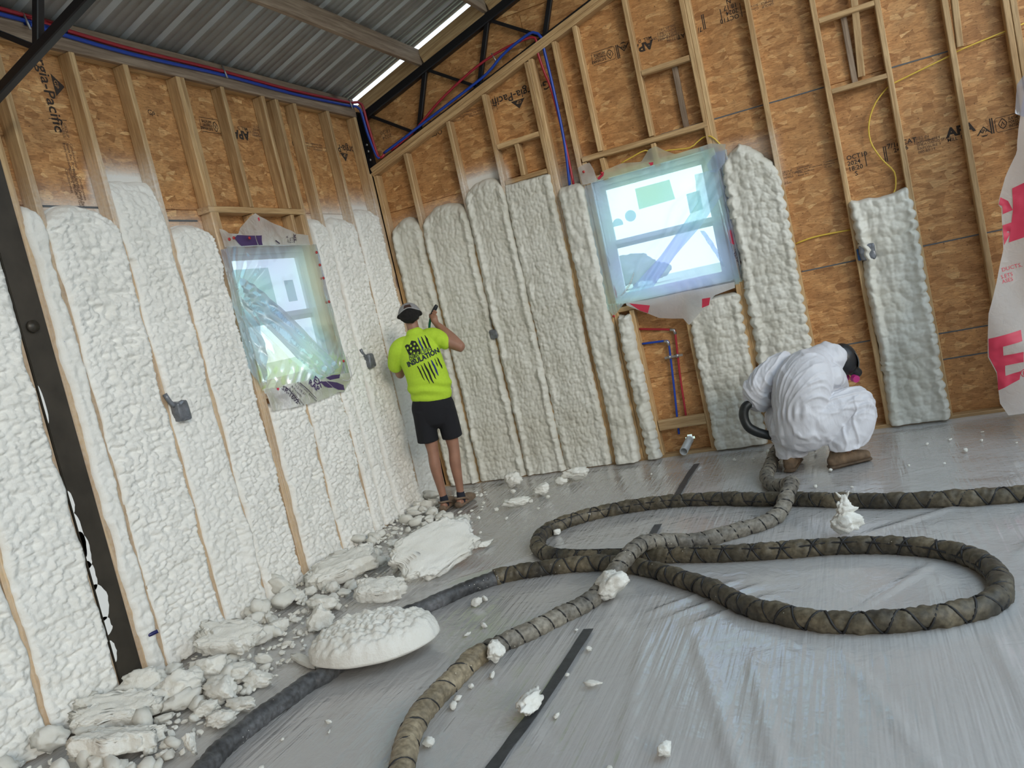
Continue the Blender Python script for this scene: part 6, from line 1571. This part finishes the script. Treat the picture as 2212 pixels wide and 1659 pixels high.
# shorts
V, F, Nn = fuse([limb([(-3.352, 6.145, .99), (-3.355, 6.145, .90), (-3.355, 6.145, .80)], [(.178, .118), (.208, .136), (.200, .128)], (1, 0, 0), 32), limb([(-3.455, 6.145, .88), (-3.466, 6.148, .75), (-3.474, 6.15, .615)], [(.106, .12), (.103, .115), (.104, .115)], cap=False), limb([(-3.252, 6.145, .88), (-3.244, 6.148, .75), (-3.240, 6.15, .605)], [(.106, .12), (.103, .115), (.102, .115)], cap=False)], .008, 4)
V = V+Nn*(.006*fbm(V[:, 0]*8, V[:, 1]*8, V[:, 2]*5, 3, 7))[:, None]
build('shorts', V, F, M['shorts'], p1)
for (hx, hy, dx, dy, ax_) in ((-3.475, 6.11, .095, .22, -3.457), (-3.318, 6.105, .125, .205, -3.289)):
    hd = np.array((dx, dy, 0))/math.hypot(dx, dy); sd_ = (hd[1], -hd[0], 0)
    build('sock', *limb([(ax_, 6.15, .125), (ax_, 6.15, .09), (hx+dx*.15, hy+dy*.2, .05)], [.039, .042, .042], (1, 0, 0), 16, .02), M['sock'], p1)
    h0 = np.array((hx, hy, 0))
    clog = [limb([tuple(h0-hd*.025+np.array((0, 0, .022))), tuple(h0+hd*.12+np.array((0, 0, .02))), tuple(h0+hd*.25+np.array((0, 0, .022)))], [(.040, .020), (.044, .018), (.046, .020)], sd_),
            limb([tuple(h0+hd*.11+np.array((0, 0, .045))), tuple(h0+hd*.19+np.array((0, 0, .045))), tuple(h0+hd*.265+np.array((0, 0, .032)))], [(.046, .040), (.050, .036), (.040, .020)], sd_),
            limb([tuple(h0-hd*.030+np.array((0, 0, .05))), tuple(h0-hd*.032+np.array((0, 0, .03)))], [(.036, .012), (.040, .014)], sd_)]
    V, F, _ = fuse(clog, .006, 3); V[:, 2] = np.maximum(V[:, 2]+.008, .012)
    co = build('clog', V, F, M['clog'], p1)
    st_ = [h0+hd*.10+np.array((sd_[0]*.048, sd_[1]*.048, .055)), h0+hd*.02+np.array((sd_[0]*.050, sd_[1]*.050, .085)), h0-hd*.035+np.array((0, 0, .095)), h0+hd*.02-np.array((sd_[0]*.050, sd_[1]*.050, -.085)), h0+hd*.10-np.array((sd_[0]*.048, sd_[1]*.048, -.055))]
    tube('heel_strap', st_, .009, M['clog'], co, 8, .01)
# hand saw held in the right hand
saw = empty('foam_saw', tuple(HND)); tag(saw, 'foam saw, black grip and green shaft, in the right hand of the standing person', 'tool')
g0, g1 = HND+np.array((-.020, .006, .020)), HND+np.array((.052, -.006, .094))
tube('grip', [g0, g0*.6+g1*.4, g0*.2+g1*.8, g1], [.0165, .019, .0185, .013], M['toolblack'], saw, 14, .008)
tube('shaft', [g0, g0+np.array((-.030, .030, -.050)), g0+np.array((-.055, .060, -.115))], .012, M['green'], saw, 10, .01)
boxm('blade', g0+np.array((-.066, .055, -.26)), g0+np.array((-.060, .085, -.11)), M['metalclip'], saw, .001)

# turn the standing person towards the corner
PM = Matrix.Translation(p1.location) @ Matrix.Rotation(math.radians(27), 4, 'Z') @ Matrix.Diagonal((.877, 1, 1, 1)) @ Matrix.Translation(-p1.location)
p1.rotation_euler = (0, 0, math.radians(27)); p1.scale = (.877, 1, 1)
for q in list(saw.children):
    q.data.transform(q.matrix_basis); q.matrix_basis = Matrix.Identity(4); q.data.transform(PM)
saw.location = PM @ saw.location
for q in list(saw.children): adopt(q, saw)

# ---- crouching person
p2 = empty('person', (-.42, 6.0, 0)); tag(p2, 'person crouching in white hooded coverall, black respirator and tan boots, spraying the wall', 'person')
SD = (.65, -.75, 0)
Ls, Le, Lw = (-.525, 6.27, .735), (-.745, 6.14, .60), (-.690, 6.25, .480)
Rs, Re, Rw = (-.235, 6.08, .63), (-.20, 6.36, .50), (-.34, 6.48, .50)
Lh, Lk, La = (-.545, 6.08, .31), (-.605, 6.37, .37), (-.590, 6.045, .12)
Rh, Rk, Ra = (-.370, 6.00, .32), (-.072, 6.09, .425), (-.215, 5.975, .12)
HD = np.array((-.180, 6.285, .690)); fd = np.array((.80, .50, -.30)); fd /= np.linalg.norm(fd)
tors = [(-.47, 6.01, .27), (-.455, 6.03, .42), (-.425, 6.07, .57), (-.37, 6.13, .68), (-.31, 6.19, .735)]
bd = [limb(tors, [(.15, .14), (.14, .13), (.16, .13), (.16, .11), (.10, .07)], SD), limb([(-.31, 6.19, .72), (-.25, 6.235, .735), tuple(HD)], [.06, .056, .06]), ball(HD, (.085, .09, .10)),
      limb([Ls, Le], [.05, .042]), limb([Le, Lw], [.042, .028]), limb([Rs, Re], [.05, .042]), limb([Re, Rw], [.042, .028]),
      limb([Lh, Lk], [.085, .06]), limb([Lk, La], [.058, .035]), limb([Rh, Rk], [.085, .06]), limb([Rk, Ra], [.058, .035]), limb([tuple(HD+fd*.085+np.array((0, 0, .01))), tuple(HD+fd*.11+np.array((0, 0, -.015)))], [.012, .014])]
for w, dr in ((Lw, (.3, .75, .1)), (Rw, (-.55, .7, .05))):
    w = np.array(w); dr = np.array(dr)/np.linalg.norm(dr)
    bd.append(limb([tuple(w), tuple(w+dr*.05), tuple(w+dr*.085)], [(.028, .022), (.038, .020), (.036, .018)], (.3, -.3, 1)))
    for i in range(4): bd.append(finger(w+dr*.085+np.array((0, 0, -.028+.019*i)), dr, .7, .078-.006*abs(i-1.3), .0095, (.8, -.2, 0)))
    bd.append(finger(w+dr*.03+np.array((0, -.02, .025)), dr+np.array((.3, -.3, .5)), .5, .06, .011, (.5, .5, 0)))
V, F, _ = fuse(bd, .0065, 3)
build('body', V, F, M['skin'], p2)
cov = [limb(tors, [(.195, .175), (.205, .175), (.215, .180), (.205, .155), (.14, .10)], SD, 36, .025),
       limb([Ls, tuple((np.array(Ls)+np.array(Le))/2+np.array((-.01, -.01, .012))), Le], [(.100, .10), (.098, .095), (.082, .085)]), limb([Le, tuple((np.array(Le)+np.array(Lw))/2+np.array((-.02, -.01, -.015))), (-.700, 6.22, .515)], [.086, .092, .068]),
       limb([Rs, tuple((np.array(Rs)+np.array(Re))/2), Re], [.095, .09, .075]), limb([Re, Rw], [.078, .050]),
       limb([Lh, tuple((np.array(Lh)+np.array(Lk))/2+np.array((-.02, 0, .0))), Lk], [.150, .140, .105]), limb([Lk, tuple((np.array(Lk)+np.array(La))/2), (-.575, 6.06, .135)], [.105, .105, .105]),
       limb([Rh, tuple((np.array(Rh)+np.array(Rk))/2+np.array((0, 0, .02))), Rk], [.165, .130, .092]), limb([Rk, tuple((np.array(Rk)+np.array(Ra))/2+np.array((.03, .0, 0))), (-.212, 5.985, .18), (-.212, 5.985, .125)], [.092, .105, .106, .110], cap=False),
       limb([tuple(np.array((-.33, 6.18, .72))), tuple(HD+np.array((-.085, -.045, .035))), tuple(HD+np.array((-.03, -.02, .015)))], [(.11, .10), (.125, .112), (.128, .120)], (.5, -.8, 0), 26)]
V, F, Nn = fuse(cov, .0068, 6)
# loose folds: long diagonal ones on the back, gathered pleats at the elastic waist, creases at knees and sleeves
ax_ = np.array(tors[-1])-np.array(tors[0]); ax_ /= np.linalg.norm(ax_)
sdv = np.array(SD)/np.linalg.norm(SD); rel = V-np.array(tors[0]); al = rel@ax_; sd_ = rel@sdv
tmask = np.clip((.215-sd_)/.05, 0, 1)*np.clip((.25+sd_)/.05, 0, 1)*(V[:, 1] < 6.25)
EL = .085+.18*np.clip(sd_, -.1, .2)
wst = np.exp(-((al-EL)/.050)**2)*tmask
tors_w = np.exp(-np.clip(np.abs(al-.25)-.22, 0, 9)**2/.004)
q = fbm(al*2.2, sd_*9+1.2*al, 0, 3, 5)
q2 = fbm(al*1.6+3, sd_*13-1.5*al, 2, 2, 15)
phi = np.arctan2(sd_+.04, al+.12)
f_s = np.sin(phi*21+3.0*fbm(al*3, sd_*4, 1, 3, 8)); f_t = np.sin(phi*37+2.0*fbm(al*4, sd_*5, 4, 2, 18))
fold_ = np.clip(1-np.abs(f_s)*2.4, 0, 1)*(.6+.6*fbm(phi*6, al*3, 2, 2))+.4*np.clip(1-np.abs(f_t)*2.6, 0, 1)
d_ = .023*fold_*tors_w*np.clip((al-EL)*9, 0, 1)*np.clip((.52-al)*5, .25, 1)+.0085*np.sin(sd_*125+2.5*fbm(al*5, sd_*6, 2, 2))*wst
# long folds running along the thighs and shins
for (pa, pb) in ((Rh, Rk), (Rk, Ra), (Lk, La), (Le, Lw), (Ls, Le)):
    pa, pb = np.array(pa), np.array(pb); ln_ = np.linalg.norm(pb-pa); e_ = (pb-pa)/ln_; rv = V-pa; t_ = rv@e_; pv_ = rv-t_[:, None]*e_
    e1 = np.cross(e_, (0, 0, 1.0)); e1 /= np.linalg.norm(e1); e2 = np.cross(e_, e1); ps = np.arctan2(pv_@e2, pv_@e1)
    wgt = np.exp(-(np.clip(np.linalg.norm(pv_, axis=1)-.10, 0, 9)/.04)**2)*np.clip((t_+.03)*12, 0, 1)*np.clip((ln_+.05-t_)*12, 0, 1)
    d_ += .015*np.clip(1-np.abs(np.sin(ps*4.0+t_*7+2.4*fbm(t_*6, ps*.8, 3, 2, 5)))*2.3, 0, 1)*wgt
d_ += .016*np.clip(1-np.abs(fbm(V[:, 0]*7, V[:, 1]*7, V[:, 2]*6, 3, 11))*5, 0, 1)*(1-tors_w*.6)+.012*fbm(V[:, 0]*4, V[:, 1]*4, V[:, 2]*4, 2, 3)
V = V+Nn*d_[:, None]
V[:, 2] = np.maximum(V[:, 2], np.where(V[:, 0] > -.40, .128, .095)+.02*np.abs(fbm(V[:, 0]*14, V[:, 1]*14, 3, 2)))
co_ = build('coverall', V, F, M['coverall'], p2)
sm = co_.modifiers.new('soften', 'SMOOTH'); sm.iterations = 4; sm.factor = .5
# respirator: dark shell over the face, clear-dark lens, two filters, strap
u2 = np.array((0, 0, 1.0)); rgt_ = np.cross(fd, u2); rgt_ /= np.linalg.norm(rgt_)
msk = [ball(HD+fd*.035+np.array((.01, 0, .012)), (.105, .105, .118)), limb([tuple(HD+fd*.11+np.array((0, 0, -.05))), tuple(HD+fd*.155+np.array((0, 0, -.075)))], [.045, .035]), ball(HD+fd*.02+np.array((.01, .0, .075)), (.07, .07, .05))]
V, F, Nn = fuse(msk, .007, 3)
mo = build('respirator', V, F, M['mask'], p2)
lens = [];
for i in range(9):
    for j in range(13):
        a_ = (j/12-.5)*1.9; e_ = (i/8-.5)*.95+.05
        dv = fd*math.cos(a_)*math.cos(e_)+rgt_*math.sin(a_)*math.cos(e_)+u2*math.sin(e_)
        lens.append(HD+fd*.035+np.array((.01, 0, .015))+dv*.117)
build('lens', lens, quads(13, 9), simple('dark_lens', (.03, .03, .035), .08), mo)
for s_ in (-1, 1):
    c_ = HD+fd*.085+rgt_*.055*s_+np.array((0, 0, -.115))
    tube('filter', [c_-rgt_*s_*.012, c_+rgt_*s_*.024-u2*.006], .026, M['pink'], mo, 18, smooth=False)
# boots
def boot(h, d, name='boot'):
    h = np.array((*h, 0.0)); d = np.array((*d, 0.0)); d /= np.linalg.norm(d); sv = (d[1], -d[0], 0)
    e3 = np.array((0, 0, 1.0))
    up_ = [limb([tuple(h+d*.088+e3*.17), tuple(h+d*.068+e3*.11), tuple(h+d*.045+e3*.055)], [(.050, .055), (.050, .056), (.047, .058)], sv),
           limb([tuple(h+d*.01+e3*.05), tuple(h+d*.11+e3*.058), tuple(h+d*.19+e3*.052), tuple(h+d*.255+e3*.045)], [(.044, .040), (.047, .048), (.050, .040), (.044, .032)], sv)]
    V, F, Nn = fuse(up_, .0065, 3); V = V+Nn*(.003*fbm(V[:, 0]*24, V[:, 1]*24, V[:, 2]*24, 3, 3))[:, None]; V[:, 2] = np.maximum(V[:, 2]+.008, .028)
    b_ = build(name, V, F, M['boot'], p2)
    so = [limb([tuple(h-d*.01+e3*.024), tuple(h+d*.14+e3*.024), tuple(h+d*.27+e3*.026)], [(.045, .016), (.046, .013), (.050, .015)], sv)]
    V, F, _ = fuse(so, .006, 2); V[:, 2] = np.maximum(V[:, 2], .012)
    build('boot_sole', V, F, M['sole'], b_)
    for t_ in (.10, .13, .16): tube('lace', [h+d*t_+e3*(.112-.25*(t_-.1))+np.array(sv)*.03, h+d*(t_+.01)+e3*(.120-.25*(t_-.1)), h+d*t_+e3*(.112-.25*(t_-.1))-np.array(sv)*.03], .0035, M['hose_tape'], b_, 6, .01)
boot((-.600, 5.975), (.12, .95)); boot((-.325, 5.93), (.90, .42))
# whip hose and gun
wh = [(-.655, 6.36, .475), (-.665, 6.27, .455), (-.690, 6.21, .500), (-.725, 6.16, .513), (-.790, 6.13, .515), (-.838, 6.11, .490), (-.858, 6.10, .430), (-.842, 6.09, .355), (-.792, 6.09, .307), (-.722, 6.10, .270), (-.680, 6.16, .235), (-.66, 6.28, .17), (-.70, 6.36, .10), (-.735, 6.24, .055), (-.745, 6.12, HR)]
C_ = catmull(np.array(wh), .012); V, F = tube_vf(C_, .033*(1+.10*fbm(np.arange(len(C_))*.12, np.zeros(len(C_)), 0, 3)), 16)
build('rubber_whip', V, F, M['rubber'], hoseA)
gun = empty('spray_gun', (-.655, 6.36, .48)); tag(gun, 'black spray gun held against the foam by the crouching person', 'tool')
tube('gun_body', [(-.66, 6.33, .49), (-.645, 6.40, .495), (-.63, 6.47, .50)], [.022, .026, .018], M['toolblack'], gun, 12, .01)
tube('nozzle', [(-.63, 6.47, .50), (-.622, 6.51, .502)], .011, M['metalclip'], gun, 10)
boxm('grip', (-.675, 6.345, .40), (-.645, 6.385, .48), M['toolblack'], gun, .008)

# ------------------------------------------------------------------ lettering to meshes
bpy.context.view_layer.update()
dg = bpy.context.evaluated_depsgraph_get()
for (o, wall, u, z, ang, m, parent, d, wf, sx) in TEXTS:
    me = bpy.data.meshes.new_from_object(o.evaluated_get(dg))
    nm = o.name; cu = o.data
    bpy.data.objects.remove(o); 
    if len(me.vertices) == 0: continue
    V = np.zeros(len(me.vertices)*3, np.float32); me.vertices.foreach_get('co', V); V = V.reshape(-1, 3)
    a = math.radians(ang); c, s = math.cos(a), math.sin(a)
    U = u+(V[:, 0]*sx)*c-V[:, 1]*s; Z = z+(V[:, 0]*sx)*s+V[:, 1]*c
    D = wf(U, Z) if wf is not None else np.full(len(U), -DEP+.0015 if d is None else d)
    P = np.array([wpt(wall, p, q, r) for p, q, r in zip(U, Z, D)], np.float32)
    me.vertices.foreach_set('co', P.ravel()); me.materials.clear(); me.materials.append(m); me.update()
    ob = link_mesh('printed_text', me, parent)
